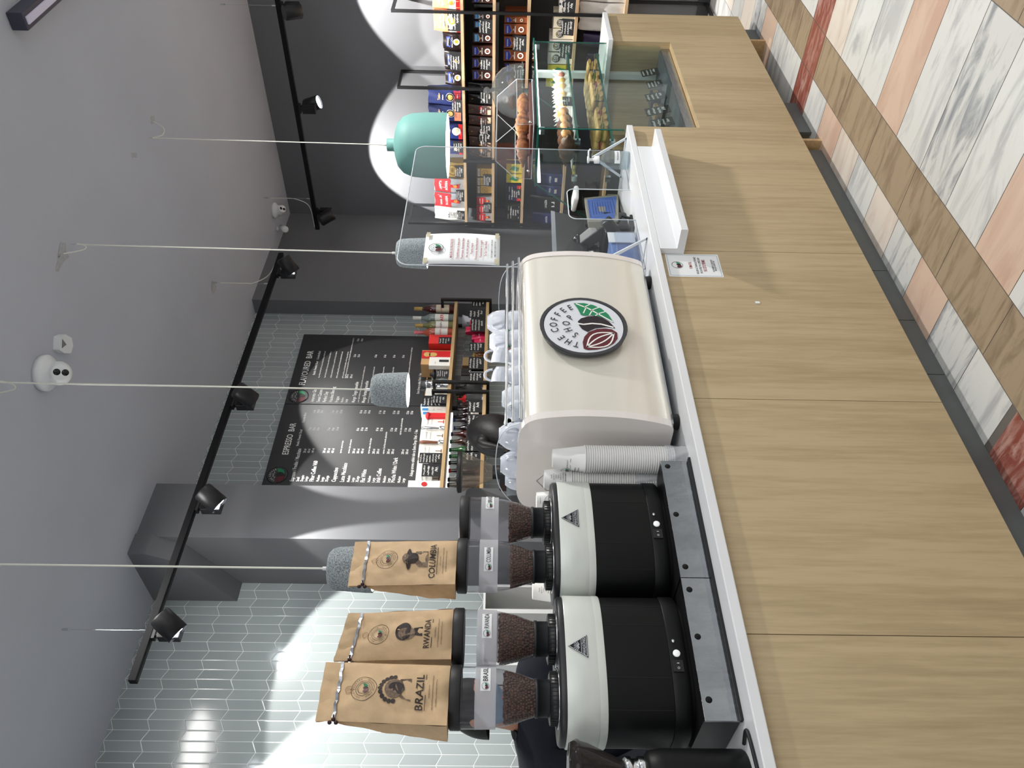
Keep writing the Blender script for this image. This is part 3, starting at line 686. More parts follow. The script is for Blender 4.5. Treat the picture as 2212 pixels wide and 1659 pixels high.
# cup rails with clear brackets
for z, y in ((1.546, 1.945), (1.524, 1.93), (1.500, 1.912)):
    MB().tube([(1.765, y, z), (2.645, y, z)], .0048, 10).build('cup_rail', CHROME, t)
for x in (1.83, 2.56):
    m = MB(); m.prism([(1.90, 1.488), (1.975, 1.488), (1.97, 1.556), (1.935, 1.556)], x-.004, x+.004, 'X'); m.build('rail_bracket', ACRYL, t)
for x in (XL, XR-.004):
    m = MB(); m.prism([(p.x, p.y) for p in smoothp([(1.92, 1.50), (1.95, 1.545), (2.02, 1.572), (2.15, 1.578), (2.26, 1.562), (2.34, 1.52), (2.36, 1.50)], 4)], x, x+.004, 'X'); gd = m.build('cup_guard', ACRYL, t)
    m = MB(); m.tube([(x+.002, p.x, p.y) for p in smoothp([(1.92, 1.50), (1.95, 1.545), (2.02, 1.572), (2.15, 1.578), (2.26, 1.562), (2.34, 1.52), (2.37, 1.48)], 4)], .0017, 5); m.build('guard_edge', AEDGE, gd)

# cups waiting upside down on the warmer
CER = mat('white_ceramic', (206, 210, 220), .08, coat=.5)
def cup_proto(R, H, handle=True, label='x'):
    t = thing('coffee_cup', (0, 0, 0), label, 'cup', 'cups on the espresso machine')
    m = MB(); m.lathe([(R, 0), (R*.99, H*.2), (R*.93, H*.45), (R*.80, H*.72), (R*.62, H*.90), (R*.56, H*.95), (R*.54, H), (R*.50, H), (R*.48, H*.97), (0, H*.965)], 28, cap=False)
    m.lathe([(R, 0), (R*.955, 0), (R*.93, H*.3), (R*.8, H*.65), (0, H*.9)], 28, cap=False); m.build('bowl', CER, t)
    if handle:
        m = MB(); m.tube([(R*.86+.030*sin(a), 0, H*.42+.021*cos(a)) for a in [radians(v) for v in range(0, 181, 20)]], .0048, 8); m.build('handle', CER, t)
    m = MB(); F = Frame(m, (0, 0, H), (1, 0, 0), (0, 1, 0)); 
    c = Frame(m, (-R*.80, 0, H*.60), (0, -1, .0), (.45, 0, 1), .003); logo(c, 0, 0, R*.27, 0, disc=False, detail=0)
    m.build('emblem', LOGO, t)
    return t
cA = cup_proto(.052, .072); cB = cup_proto(.040, .056)
cups = [  # proto, X, Y, level z, handle angle, label
 (cA, 2.50, 2.13, 1.488, 1.0, 'big white cup under the tallest pair at the far end of the machine top'),
 (cA, 2.50, 2.13, 1.552, 200, 'topmost big white cup at the far end of the machine top'),
 (cA, 2.37, 2.12, 1.488, 20, 'big white cup second from the far end, lower one of its pair'),
 (cA, 2.37, 2.12, 1.540, 200, 'big white cup second from the far end, upper one of its pair'),
 (cB, 2.26, 2.10, 1.488, 150, 'small white cup between the big pairs and the middle of the rails, lower'),
 (cB, 2.255, 2.11, 1.524, 140, 'small white cup with its round handle sticking up beside the big pairs'),
 (cB, 2.15, 2.09, 1.488, 130, 'small white cup in the middle of the machine top'),
 (cB, 2.15, 2.11, 1.522, 135, 'small white cup with raised handle stacked in the middle of the rails'),
 (cA, 2.045, 2.11, 1.488, 10, 'big white cup in the middle of the machine top behind the rails'),
 (cB, 1.94, 2.06, 1.488, 60, 'small white cup close behind the rails left of the middle'),
 (cA, 1.90, 2.15, 1.497, 300, 'large white cup in front of the black hair behind the machine'),
 (cA, 1.825, 2.07, 1.492, 250, 'white cup at the near end of the rails with its emblem towards the viewer'),
 (cA, 1.80, 2.19, 1.490, 250, 'white cup with round emblem standing alone on the near edge of the machine top'),
 (cB, 1.80, 2.275, 1.488, 230, 'small shiny white cup at the rear near corner of the machine top'),
]
LIE = Matrix(((0, -.707, .707), (0, -.707, -.707), (1, 0, 0))).to_euler()
for k, (pr, x, y, z, a, lb) in enumerate(cups):
    if 'handle' in lb: copy_thing(pr, (x-.015, y+.0, z+.040), None, lb, euler=LIE)
    else: copy_thing(pr, (x, y, z), radians(a), lb)
for pr in (cA, cB):
    for ch in [c for c in bpy.data.objects if c.parent == pr]: bpy.data.objects.remove(ch)
    bpy.data.objects.remove(pr)
t = thing('drinking_glass', (1.80, 2.33, 1.488), 'small clear glass at the rear near corner of the machine', 'glass')
MB().lathe([(.022, 0), (.026, .004), (.026, .03), (.030, .05), (.028, .05), (.024, .01), (0, .008)], 20, c=(1.80, 2.325, 1.488), cap=False).build('bowl', thin_glass('cup_glass', (225, 232, 236), .10), t)

# ================================================================ TWIN GRINDERS
GBLK = mat('grinder_black', (13, 14, 15), .45, spec=.25, bump=.05, bscale=1500)
SATIN = mat('satin_silver', (208, 213, 207), .38, metal=.15, noise=.02, nscale=9, stretch=(1, 1, 5))
NECK = mat('neck_black', (32, 36, 38), .5)
BEAN = mat('coffee_bean', (84, 52, 34), .42, noise=.35, nscale=60)
HOPG = thin_glass('hopper_plastic', (240, 240, 243), .03, .04)
def frost():
    m = bpy.data.materials.new('frosted_band'); m.use_nodes = True; N = m.node_tree.nodes; L = m.node_tree.links
    for n in list(N):
        if n.type == 'BSDF_PRINCIPLED': N.remove(n)
    tr = N.new('ShaderNodeBsdfTransparent'); df = N.new('ShaderNodeBsdfTranslucent'); d2 = N.new('ShaderNodeBsdfDiffuse')
    df.inputs[0].default_value = d2.inputs[0].default_value = rgb((236, 236, 240))
    a = N.new('ShaderNodeMixShader'); a.inputs[0].default_value = .55; L.new(df.outputs[0], a.inputs[1]); L.new(d2.outputs[0], a.inputs[2])
    b = N.new('ShaderNodeMixShader'); b.inputs[0].default_value = .62; L.new(tr.outputs[0], b.inputs[1]); L.new(a.outputs[0], b.inputs[2])
    L.new(b.outputs[0], N['Material Output'].inputs[0]); return m
FROST = frost()
class Cyl(Frame):
    """drawing frame wrapped round a vertical cylinder; x runs along the arc"""
    def __init__(s, mb, c, r, a0, z0, lift=.0005): s.mb = mb; s.c = c; s.R = r; s.a0 = a0; s.z0 = z0; s.l = lift
    def P(s, x, y, l=1):
        a = s.a0+x/s.R; r = s.R+s.l*l
        return Vector((s.c[0]+r*cos(a), s.c[1]+r*sin(a), s.z0+y))
def superell(hw, hd, n=56, p=2.7, cx=0, cy=0):
    o = []
    for k in range(n):
        a = 2*pi*k/n; c, s_ = cos(a), sin(a)
        o.append((cx+hw*abs(c)**(2/p)*(1 if c >= 0 else -1), cy+hd*abs(s_)**(2/p)*(1 if s_ >= 0 else -1)))
    return o
def loft(mb, rings, mi=0, smooth=True, cap=True):
    n = len(rings[0][0]); vs = []
    for pl, z in rings: vs += [(p[0], p[1], z) for p in pl]
    fs = [(k*n+i, k*n+(i+1) % n, (k+1)*n+(i+1) % n, (k+1)*n+i) for k in range(len(rings)-1) for i in range(n)]
    mb.add(vs, fs, mi, smooth)
    if cap: mb.add(vs[:n]+vs[-n:], [tuple(range(n-1, -1, -1)), tuple(range(n, 2*n))], mi)
    return mb
GZ = 1.062
HP = [(.046, .055), (.052, .075), (.062, .105), (.070, .140), (.0750, .178), (.0768, .215), (.0772, .252)]
def hop_r(z):
    for (r0, z0), (r1, z1) in zip(HP, HP[1:]):
        if z <= z1: return r0+(r1-r0)*(z-z0)/(z1-z0)
    return HP[-1][0]
def hopper(par, x, y, zb, level, la, word):
    z0 = zb
    h = MB().lathe(HP, 40, c=(x, y, z0), cap=False).build('hopper', HOPG, par)
    MB().lathe([(.078, .250), (.081, .252), (.081, .276), (.078, .280), (.0, .280)], 40, c=(x, y, z0)).build('hopper_lid', BLACKP, par, bevel=.001)
    MB().lathe([(.0474, .02), (.0474, .05), (.0495, .05), (.0495, .058), (.0, .058)], 32, c=(x, y, z0), cap=False).build('hopper_neck', NECK, par)
    m = MB(); m.lathe([(.067, .0), (.067, .019), (.060, .021), (.0, .021)], 40, c=(x, y, z0), cap=False)
    for k in range(40):
        a = 2*pi*k/40; m.bar((x+.0672*cos(a), y+.0672*sin(a), z0+.001), (x+.0672*cos(a), y+.0672*sin(a), z0+.018), .0016, 0)
    m.build('dial_ring', mat('ring_black', (14, 14, 15), .35), par)
    m = MB(); m.lathe([(.0763+.0002, .160), (.0770+.0004, .214)], 40, c=(x, y, z0), cap=False); m.build('frosted_band', FROST, h)
    # beans: dark core with individual beans against the wall and on top
    rnd = random.Random(int(x*1000)); m = MB()
    m.lathe([(.040, .058), (.046, .08)]+[(hop_r(.06+(level-.066)*k/5)-.006, .06+(level-.066)*k/5) for k in range(1, 6)]+[(.0, level-.004)], 24, c=(x, y, z0), cap=False)
    def bean(px, py, pz, a, b_, sc):
        Mx = Matrix.Translation((px, py, pz)) @ Matrix.Rotation(a, 4, 'Z') @ Matrix.Rotation(b_, 4, 'X')
        m.T = Mx; m.sphere((0, 0, 0), (.0036*sc, .0052*sc, .0026*sc), 7, 4); m.T = Matrix.Identity(4)
    zz = .060
    while zz < level:
        r = hop_r(zz)-.0045; nb = int(2*pi*r/.0082)
        for k in range(nb):
            a = 2*pi*(k+rnd.random()*.6)/nb
            bean(x+r*cos(a), y+r*sin(a), z0+zz+rnd.uniform(-.002, .002), a+pi/2+rnd.uniform(-.6, .6), pi/2+rnd.uniform(-.5, .5), rnd.uniform(.9, 1.15))
        zz += .0072
    for k in range(150):
        r = hop_r(level)*sqrt(rnd.random())*.93; a = rnd.uniform(0, 2*pi)
        bean(x+r*cos(a), y+r*sin(a), z0+level+rnd.uniform(-.003, .004), rnd.uniform(0, 6), rnd.uniform(-.6, .6), 1.05)
    b = m.build('coffee_beans', BEAN, par); b['kind'] = 'stuff'
    # paper label
    m = MB(); C = Cyl(m, (x, y), .0782, radians(la), z0+.187)
    wd = .073
    m.add([C.P(-wd/2+wd*i/12, s, 1) for i in range(13) for s in (-.013, .013)], [(2*i, 2*i+2, 2*i+3, 2*i+1) for i in range(12)], 0)
    logo(C, -wd/2+.012, 0, .009, 1, disc=False, detail=0)
    C.text(word, .012, -.006, .013, 5, .62, width=min(.048, .0085*len(word)))
    m.build('paper_label', [mat('label_white', (226, 228, 230), .5)]+LOGO, h)
def badge(par, cx_, yf, z):
    m = MB(); F = Frame(m, (cx_, yf, z), (1, 0, 0), (0, 0, 1), .0004)
    tri = [(-.029, -.017), (.029, -.017), (0, .030)]
    m.prism([(cx_+p[0]*1.08, z+p[1]*1.08-.001) for p in tri], yf-.0015, yf+.006, 'Y', 0)
    F.o = F.o-Vector((0, .0017, 0)); F.line(tri+[tri[0]], .0016, 1, 2)
    F.text('MAHLKÖNIG', 0, -.014, .0085, 1, .7, width=.046)
    F.line([(-.021, -.003), (.021, -.003)], .0012, 1)
    for k in range(7): a = radians(30+20*k); F.line([(.004*cos(a), .000+.004*sin(a)), (.015*cos(a), .000+.017*sin(a))], .0016, 1)
    m.build('badge', [mat('badge_black', (18, 18, 20), .3), mat('badge_silver', (200, 204, 206), .25, metal=.6)], par)
def grinder(cx_, label, hops):
    cy_ = 2.075; t = thing('twin_grinder', (cx_, cy_, GZ), label, 'coffee grinder', 'twin coffee grinders')
    S = lambda k, kd=None: superell(.2*k, .122*(kd or k), cx=cx_, cy=cy_)
    loft(MB(), [(S(.90), GZ), (S(.92), GZ+.010)]).build('base_foot', BLACKP, t)
    loft(MB(), [(S(.965), GZ+.009), (S(1.0), GZ+.016), (S(1.0), GZ+.052), (S(.99), GZ+.054)]).build('lower_housing', GBLK, t)
    bd = loft(MB(), [(S(.975), GZ+.052), (S(.985), GZ+.056), (S(.985), GZ+.222)]).build('housing', GBLK, t)
    loft(MB(), [(S(.995), GZ+.222), (S(1.005), GZ+.226), (S(1.005), GZ+.242)]).build('lower_band', SATIN, t)
    loft(MB(), [(S(.997), GZ+.242), (S(1.003), GZ+.244), (S(1.003), GZ+.322), (S(.995), GZ+.324)]).build('upper_band', SATIN, t)
    loft(MB(), [(S(.985), GZ+.324), (S(.985), GZ+.336), (S(.955), GZ+.342), (S(.94), GZ+.342)]).build('top_plate', mat('plate_black', (34, 34, 37), .38), t)
    for dx in (-.150, -.075, .07, .135):
        yy = cy_-.122*.9855*(1-abs(dx/.197)**2.7)**(1/2.7)-.0004; MB().box(cx_+dx-.0006, cx_+dx+.0006, yy, yy+.004, GZ+.058, GZ+.22).build('seam', mat('seam_black', (6, 6, 7), .6), bd)
    yf = cy_-.1222
    m = MB(); m.T = Matrix.Translation((cx_-.012, yf, GZ+.036)) @ Matrix.Rotation(pi/2, 4, 'X'); m.lathe([(.0095, 0), (.0095, .003), (.008, .004), (0, .004)], 24); m.build('start_button', mat('button_white', (228, 230, 232), .3, emit=(255, 255, 255), estr=.25), t)
    m = MB(); m.T = Matrix.Translation((cx_+.022, yf, GZ+.040)) @ Matrix.Rotation(pi/2, 4, 'X'); m.lathe([(.0045, 0), (.0045, .004), (0, .004)], 16); m.build('small_knob', CHROME, t)
    m = MB(); m.box(cx_-.062, cx_-.030, yf-.002, yf+.004, GZ+.022, GZ+.05); sw = m.build('rocker_switch', BLACKP, t, bevel=.001)
    m = MB(); F = Frame(m, (cx_-.046, yf-.0022, GZ+.036), (1, 0, 0), (0, 0, 1)); F.rect(.006, .0075, -.003, .003, 0); F.ring(-.006, 0, .0022, .003, 0, n=12); m.build('switch_marks', INK, sw)
    badge(t, cx_+.005, cy_-.122*1.006, GZ+.286)
    for hx, hy, lv, la, wd in hops:
        m = MB(); m.lathe([(.0775, .0), (.0775, .0015), (.0725, .0015)], 40, c=(hx, hy, GZ+.342), cap=False); m.build('collar_ring', CHROME, t)
        hopper(t, hx, hy, GZ+.344, lv, la, wd)
    return t
grinder(.992, 'black twin coffee grinder under the bags printed BRAZIL and RWANDA', [(.905, 2.06, .135, -75, 'BRASIL'), (1.072, 2.06, .150, -90, 'RWANDA')])
grinder(1.398, 'black twin coffee grinder next to the espresso machine, under the bag printed COLUMBIA', [(1.303, 2.06, .118, -106, 'COLUMBIA'), (1.472, 2.075, .122, -68, 'BRASIL')])

# metal drawer boxes under the grinders
for a, b, hs, lb in ((.793, 1.186, (.845, 1.012, 1.150), 'stainless box with round holes under the nearer grinder'), (1.188, 1.604, (1.222, 1.40, 1.582), 'stainless box with round holes under the grinder beside the cups')):
    t = thing('knock_out_drawer', ((a+b)/2, 2.06, ZT), lb, 'drawer box', 'stainless boxes under the grinders')
    MB().box(a+.004, b-.004, 1.928, 2.22, ZT+.002, 1.0615).build('box', mat('box_side_black', (22, 22, 23), .4), t)
    m = MB(); m.box(a, b, 1.922, 1.928, ZT+.003, 1.0615)
    fr = m.build('front_plate', mat('scratched_steel', (158, 162, 166), .07, metal=1, noise=.10, nscale=5, stretch=(3, 1, 1), bump=.5, bscale=9), t, bevel=.0008)
    for h in hs:
        m = MB(); m.T = Matrix.Translation((h, 1.9218, 1.043)) @ Matrix.Rotation(pi/2, 4, 'X'); m.lathe([(.0085, 0), (.0085, .0004), (0, .0004)], 22); m.build('hole', mat('hole_black', (4, 4, 4), .9), fr)
tag(MB().box(.79, 1.607, 1.906, 1.921, ZT+.0002, ZT+.007).build('black_strip', BLACKP), 'black strip along the foot of the stainless boxes', 'rubber strip')  # thin black strip between the boxes and the counter edge

# kraft bags standing on the hopper lids
KRAFT = mat('kraft_paper', (200, 171, 134), .72, noise=.08, nscale=26, bump=.9, bscale=22)
KIN = mat('kraft_print', (52, 44, 42), .7)
FOIL = mat('tin_tie', (200, 205, 212), .2, metal=.8, noise=.3, nscale=60)
def kraft_bag(label, word, c, d, seed, fold=0):
    """c: front corners bottom-left, bottom-right, top-left, top-right; d: depth at the bottom"""
    BL, BR, TL, TR = [Vector(p) for p in c]; rnd = random.Random(seed)
    base = (BL+BR)/2+Vector((0, d/2, 0)); t = thing('coffee_bag', (base.x, base.y, min(BL.z, BR.z)), label, 'coffee bag', 'kraft bags on the hoppers')
    wv = (BR-BL).normalized(); dn = wv.cross(Vector((0, 0, 1))).normalized()*-1
    ph = [rnd.uniform(0, 6) for _ in range(6)]
    def wr(u, v): return .0024*sin(9*u+ph[0]+5*v)+.0020*sin(23*v+ph[1]-7*u)+.0016*sin(17*u+19*v+ph[2])+.0036*sin(6*v+ph[3]+3*u)+.0010*sin(31*u-37*v+ph[5])
    def front(u, v):
        p = (BL*(1-u)+BR*u)*(1-v)+(TL*(1-u)+TR*u)*v
        bulge = .016*sin(pi*u)**.6*sin(pi*min(1, v/.9))**.7
        return p-dn*(bulge+wr(u, v)*min(1, 4*u, 4*(1-u), 1))
    def dep(v): return d*(1-min(1, v/.86))**.75+.004
    def back(u, v): p = (BL*(1-u)+BR*u)*(1-v)+(TL*(1-u)+TR*u)*v; return p+dn*(dep(v)+.008*sin(pi*u)*sin(pi*v)+wr(1-u, v))
    m = MB(); N1, N2 = 17, 29
    m.grid(front, N1, N2)
    m.grid(lambda u, v: back(1-u, v), N1, N2)
    for s in (0, 1):
        def side(u, v, s=s):
            a, b = (front(0, v), back(0, v)) if s == 0 else (front(1, v), back(1, v))
            uu = 1-u if s == 0 else u
            p = a*(1-uu)+b*uu; return p+wv*((1 if s == 0 else -1)*.012*sin(pi*uu)*min(1, v*3)+.002*sin(14*v+ph[4]))
        m.grid(side, 7, N2)
    m.grid(lambda u, v: (front(u, 0))*(1-v)+back(u, 0)*v, 5, 3)
    b = m.build('bag', KRAFT, t)
    # printing, laid on the front surface
    class Sf(Frame):
        def __init__(s, mb): s.mb = mb; s.W = (BR-BL).length; s.H = ((TL+TR)/2-(BL+BR)/2).length
        def P(s, x, y, l=1):
            u = min(1, max(0, .5+x/s.W)); v = min(1, max(0, y/s.H)); return front(u, v)-dn*(.0018+.0005*l)
    m = MB(); F = Sf(m); W_, H_ = F.W, F.H
    logo(F, .0, H_*.655, W_*.10, 1, disc=False, detail=0, letters=0)
    F.ring(0, H_*.655, W_*.205, W_*.213, 0); F.ring(0, H_*.655, W_*.13, W_*.136, 0)
    for wd, a0, a1 in (('FRESH ROASTED', 160, 20), ('SINGLE ORIGIN COFFEE', 200, 340)):
        for k, ch in enumerate(wd):
            a = radians(a0+(a1-a0)*k/(len(wd)-1)); s = 1 if a0 > a1 and a0 < 190 else -1
            if s == 1: F.text(ch, W_*.155*cos(a), H_*.655+W_*.155*sin(a), W_*.028, 0, .7, a-pi/2)
            else: F.text(ch, W_*.18*cos(a), H_*.655+W_*.18*sin(a), W_*.028, 0, .7, a+pi/2)
    # grey photo print: a head with headdress and shoulders
    yc = H_*.40
    if word == 'BRAZIL':
        F.poly([(-.19*W_, yc-.115*H_), (.19*W_, yc-.11*H_), (.15*W_, yc-.03*H_), (.06*W_, yc+.01*H_), (-.06*W_, yc+.01*H_), (-.15*W_, yc-.04*H_)], 7)
        for k in range(11): a = radians(-10+200*k/10); F.disc(.20*W_*cos(a), yc+.035*H_+.19*W_*sin(a), W_*.036, 6, 2, 10)
        F.disc(0, yc+.02*H_, W_*.15, 7, 3, 24); F.disc(0, yc+.0*H_, W_*.095, 6, 4, 20, W_*.13); F.disc(-.03*W_, yc+.02*H_, W_*.012, 0, 5, 8); F.disc(.035*W_, yc+.02*H_, W_*.012, 0, 5, 8)
    elif word == 'RWANDA':
        F.disc(.02*W_, yc+.03*H_, W_*.19, 6, 2, 22, W_*.16); F.disc(-.02*W_, yc-.0*H_, W_*.13, 7, 3, 20, W_*.17)
        F.poly([(-.08*W_, yc-.14*H_), (.10*W_, yc-.14*H_), (.08*W_, yc-.06*H_), (-.06*W_, yc-.06*H_)], 6, 2)
    else:
        F.poly([(-.17*W_, yc-.135*H_), (.17*W_, yc-.135*H_), (.15*W_, yc-.02*H_), (.05*W_, yc+.0*H_), (-.08*W_, yc-.01*H_), (-.16*W_, yc-.05*H_)], 7)
        F.disc(0, yc+.02*H_, W_*.11, 6, 3, 20, W_*.14); F.disc(0, yc+.045*H_, W_*.23, 6, 4, 26, W_*.05); F.disc(0, yc+.075*H_, W_*.12, 7, 5, 20, W_*.06)
    F.text(word, -.02*W_, H_*.195, W_*.12, 0, .6, 0, 2, width=W_*.095*len(word))
    F.line([(-.30*W_, H_*.178), (.28*W_, H_*.178)], .0016, 0)
    for k, (w1, yy) in enumerate(((.10, .145), (.28, .118), (.22, .09))): F.scribble(-w1*W_, w1*W_, H_*yy, W_*.022, 0)
    m.build('printing', [KIN]+LOGO+[mat('photo_dark', (58, 50, 48), .75, noise=.3, nscale=200), mat('photo_mid', (118, 100, 84), .75, noise=.35, nscale=160)], b)
    m = MB(); F = Sf(m); yy = H_*.86
    m.add([F.P(-W_*.5+W_*i/16, yy+s+.0015*sin(i*2.1), 6) for i in range(17) for s in (-.004, .004)], [(2*i, 2*i+2, 2*i+3, 2*i+1) for i in range(16)], 0); m.build('tin_tie', FOIL, b)
    m = MB(); p = F.P(-W_*.49, yy, 6)
    for q in (Vector((0, 0, 0)), wv*-.008+Vector((0, 0, .008)), wv*-.008-Vector((0, 0, .008))): m.sphere(p+q, .0055, 10, 6)
    m.tube([p, p+wv*.012], .003, 6); m.build('clip', mat('clip_brown', (48, 24, 20), .4), b)
    F = Sf(MB()); F.ring(0, H_*.775, W_*.05, W_*.062, 0, 3, 20); F.ring(0, H_*.775, W_*.02, W_*.025, 0, 3, 20); F.mb.build('valve', mat('kraft_dark', (160, 128, 92), .6), b)
    return t
LZ = GZ+.344+.2805
def flr(p): return Vector((p.x, p.y, LZ))
kraft_bag('kraft coffee bag printed BRAZIL on the nearest hopper', 'BRAZIL', (flr(pY(976, 1568, 2.0)), flr(pY(984, 1438, 2.015)), pY(681, 1556, 2.03), pY(704, 1430, 2.045)), .075, 3)
kraft_bag('kraft coffee bag printed RWANDA on the second hopper', 'RWANDA', (flr(pY(984, 1424, 2.02)), flr(pY(990, 1316, 2.0)), pY(720, 1428, 2.06), pY(752, 1326, 2.04)), .075, 8)
kraft_bag('kraft coffee bag printed COLUMBIA in front of a grey felt pendant', 'COLUMBIA', (flr(pY(995, 1262, 2.0)), flr(pY(998, 1168, 2.01)), pY(751, 1266, 2.04), pY(767, 1171, 2.05)), .075, 21)

# small single grinder at the picture edge
gx, gy = .68, 1.985
t = thing('coffee_grinder', (gx, gy, ZT), 'small matt black grinder with smoked hopper at the near end of the counter', 'coffee grinder')
MB().lathe([(.064, 0), (.068, .006), (.068, .20), (.062, .232), (.050, .240), (0, .240)], 40, c=(gx, gy, ZT)).build('housing', GBLK, t)
MB().lathe([(.046, .238), (.050, .242), (.050, .256), (.045, .258), (.045, .272), (.050, .274), (.050, .288), (.040, .292), (0, .292)], 40, c=(gx, gy, ZT)).build('steel_collar', CHROME, t)
SM = thin_glass('smoked_plastic', (118, 112, 108), .12, .04)
hp = MB().lathe([(.040, .290), (.056, .325), (.078, .375), (.084, .398)], 40, c=(gx, gy, ZT), cap=False).build('hopper', SM, t)
MB().lathe([(.086, .396), (.087, .402), (.078, .418), (.05, .424), (0, .426)], 40, c=(gx, gy, ZT), cap=False).build('hopper_lid', SM, t)
m = MB(); m.lathe([(.034, .290), (.050, .325), (.058, .345), (.0, .348)], 24, c=(gx, gy, ZT), cap=False); b = m.build('coffee_beans', mat('ground_beans', (66, 40, 26), .6, noise=.4, nscale=160, bump=.8, bscale=260), t); b['kind'] = 'stuff'
tag(cable('power_cord', [(.742, 1.93, ZT+.005), (.76, 1.895, ZT+.005), (.74, 1.88, ZT+.005), (.66, 1.868, ZT+.005), (.58, 1.866, ZT+.005)], None, .0045, BLACKP), 'black power cord lying along the near end of the counter', 'cord')

# paper cup stacks, upside down
CUPP = mat('paper_cup', (226, 226, 224), .45)
SLEEVE = thin_glass('plastic_sleeve', (236, 238, 240), .35, .12)
def cup_stack(x, y, r0, r1, hc, n, pitch, label, ztop, sleeve, name='paper_cup_stack', ang=-125, txt=0):
    rnd = random.Random(int(x*100)); z1 = ztop-hc; last = None
    for k in range(n):
        z = z1-pitch*k
        if z < ZT: break
        t = thing('paper_cup', (x, y, z), label[0] if k == 0 else label[1], 'paper cup', label[2])
        if k == 0:
            m = MB(); m.lathe([(r1+.002, 0), (r1+.0028, .002), (r1+.002, .004), (r1, .004), (r0, hc-.001), (r0-.001, hc), (r0-.002, hc-.004), (0, hc-.0045)], 40, c=(x, y, z), cap=False)
        else:
            m = MB(); m.lathe([(r1-.001, 0), (r1+.002, 0), (r1+.0028, .002), (r1+.002, .004), (r1-.0005, .004), (r1-.0012, pitch+.001)], 30, c=(x, y, z), cap=False)
        b = m.build('cup_wall', CUPP, t)
        if k == 0 and txt:
            m = MB(); C = Cyl(m, (x, y), (r0+r1)/2+.0035, radians(ang), z, .0004)
            if txt == 1:
                C.text('ecoffeeshop.ro', -.004, hc*.55, .0055, 0, .6); C.line([(-.022, hc*.47), (.014, hc*.47)], .0012, 0)
                logo(C, -.033, hc*.60, .015, 1, disc=False, detail=0, letters=0)
                C.text('ORICINE MERITA', -.034, hc*.30, .005, 0, .7); C.text('O CAFEA BUNA', -.034, hc*.20, .005, 0, .7)
            elif txt == 2:
                for q, s in enumerate(('ORICINE MERITA', 'O CAFEA BUNA', 'CHIAR SI TU', 'CARE II', 'CITESTI', 'SA FII SI TU', 'PAHAR')): C.text(s, 0, hc*(.22+.085*q), .0042, 0, .7)
            else: logo(C, 0, hc*.5, .016, 1, disc=False, detail=1, letters=0); C.line([(-.01, hc*.86), (.01, hc*.86)], .001, 0)
            m.build('printing', [mat('cup_print', (92, 90, 92), .6)]+LOGO, b)
        last = z
    if sleeve: tag(MB().grid(lambda u, v: (x+(r1+.004+.002*sin(17*u*pi+v*5)+.0015*sin(31*u*pi+9*v))*cos(2*pi*u), y+(r1+.004+.002*sin(17*u*pi+v*5)+.0015*sin(31*u*pi+9*v))*sin(2*pi*u), ZT+.001+(sleeve)*v), 48, 14, wrap=True).build('plastic_sleeve', SLEEVE), 'clear crinkled plastic sleeve round the foot of a paper cup stack', 'plastic sleeve', 'plastic sleeves on the cup stacks')
p = pY(1300, 992, 1.965)
cup_stack(p.x, 1.965, .030, .042, .105, 40, .0072, ('topmost paper cup of the front stack, with printed web address', 'nested white paper cup rim in the front stack beside the stainless box', 'paper cups of the front stack'), pY(1193, 992, 1.965).z, .065, ang=-150, txt=1)
p = pY(1300, 1037, 2.04)
cup_stack(p.x, 2.04, .030, .040, .088, 40, .0075, ('topmost paper cup of the middle stack with lines of small print', 'nested white paper cup rim in the middle stack', 'paper cups of the middle stack'), pY(1175, 1037, 2.04).z, .16, ang=-115, txt=2)
p = pY(1300, 1072, 2.10)
cup_stack(p.x, 2.13, .028, .036, .085, 40, .008, ('topmost paper cup of the rear stack with a round emblem', 'nested white paper cup rim in the rear stack', 'paper cups of the rear stack'), pY(1158, 1068, 2.13).z, 0, ang=-125, txt=3)

p = pY(1200, 1275, 2.32)
cup_stack(p.x, 2.32, .030, .040, .085, 50, .008, ('topmost paper cup with printed lines behind the grinder beside the machine', 'nested paper cup rim in the stack behind the grinder', 'paper cups behind the grinder'), pY(1150, 1275, 2.32).z, 0, ang=-120, txt=2)

# ================================================================ PROTECTIVE SCREEN AND TILL
YS = 1.985
t = thing('protective_screen', (3.2, YS, ZT), 'tall clear acrylic screen with rounded corners standing on the white countertop', 'acrylic screen')
def rc(cx_, cz_, r, a0, a1, n=6): return [(cx_+r*cos(radians(a0+(a1-a0)*k/n)), cz_+r*sin(radians(a0+(a1-a0)*k/n))) for k in range(n+1)]
xa, xb, zt_ = 2.685, 3.672, 2.004
outl = [(xa, ZT+.001), (3.05, ZT+.001)]+rc(3.085, 1.235, .035, 180, 90)+rc(3.265, 1.235, .035, 90, 0)+[(3.30, ZT+.001), (xb, ZT+.001)]+rc(xb-.05, zt_-.05, .05, 0, 90)+rc(xa+.05, zt_-.05, .05, 90, 180)
m = MB(); m.prism(outl, YS-.002, YS+.002, 'Y', 0); m.build('sheet', ACRYL, t)
m = MB(); m.tube([(p[0], YS, p[1]) for p in outl], .0026, 5, 0, closed=True); m.build('edge', AEDGE, t)
for x in (2.755, 3.60):
    m = MB(); m.prism([(YS-.112, ZT+.001), (YS-.10, ZT+.001), (YS-.003, 1.105), (YS-.003, 1.13)], x-.003, x+.003, 'X').prism([(YS+.112, ZT+.001), (YS+.10, ZT+.001), (YS+.003, 1.105), (YS+.003, 1.13)], x-.003, x+.003, 'X')
    m.box(x-.003, x+.003, YS-.11, YS+.11, ZT, ZT+.005); m.build('foot_brace', AEDGE, t)
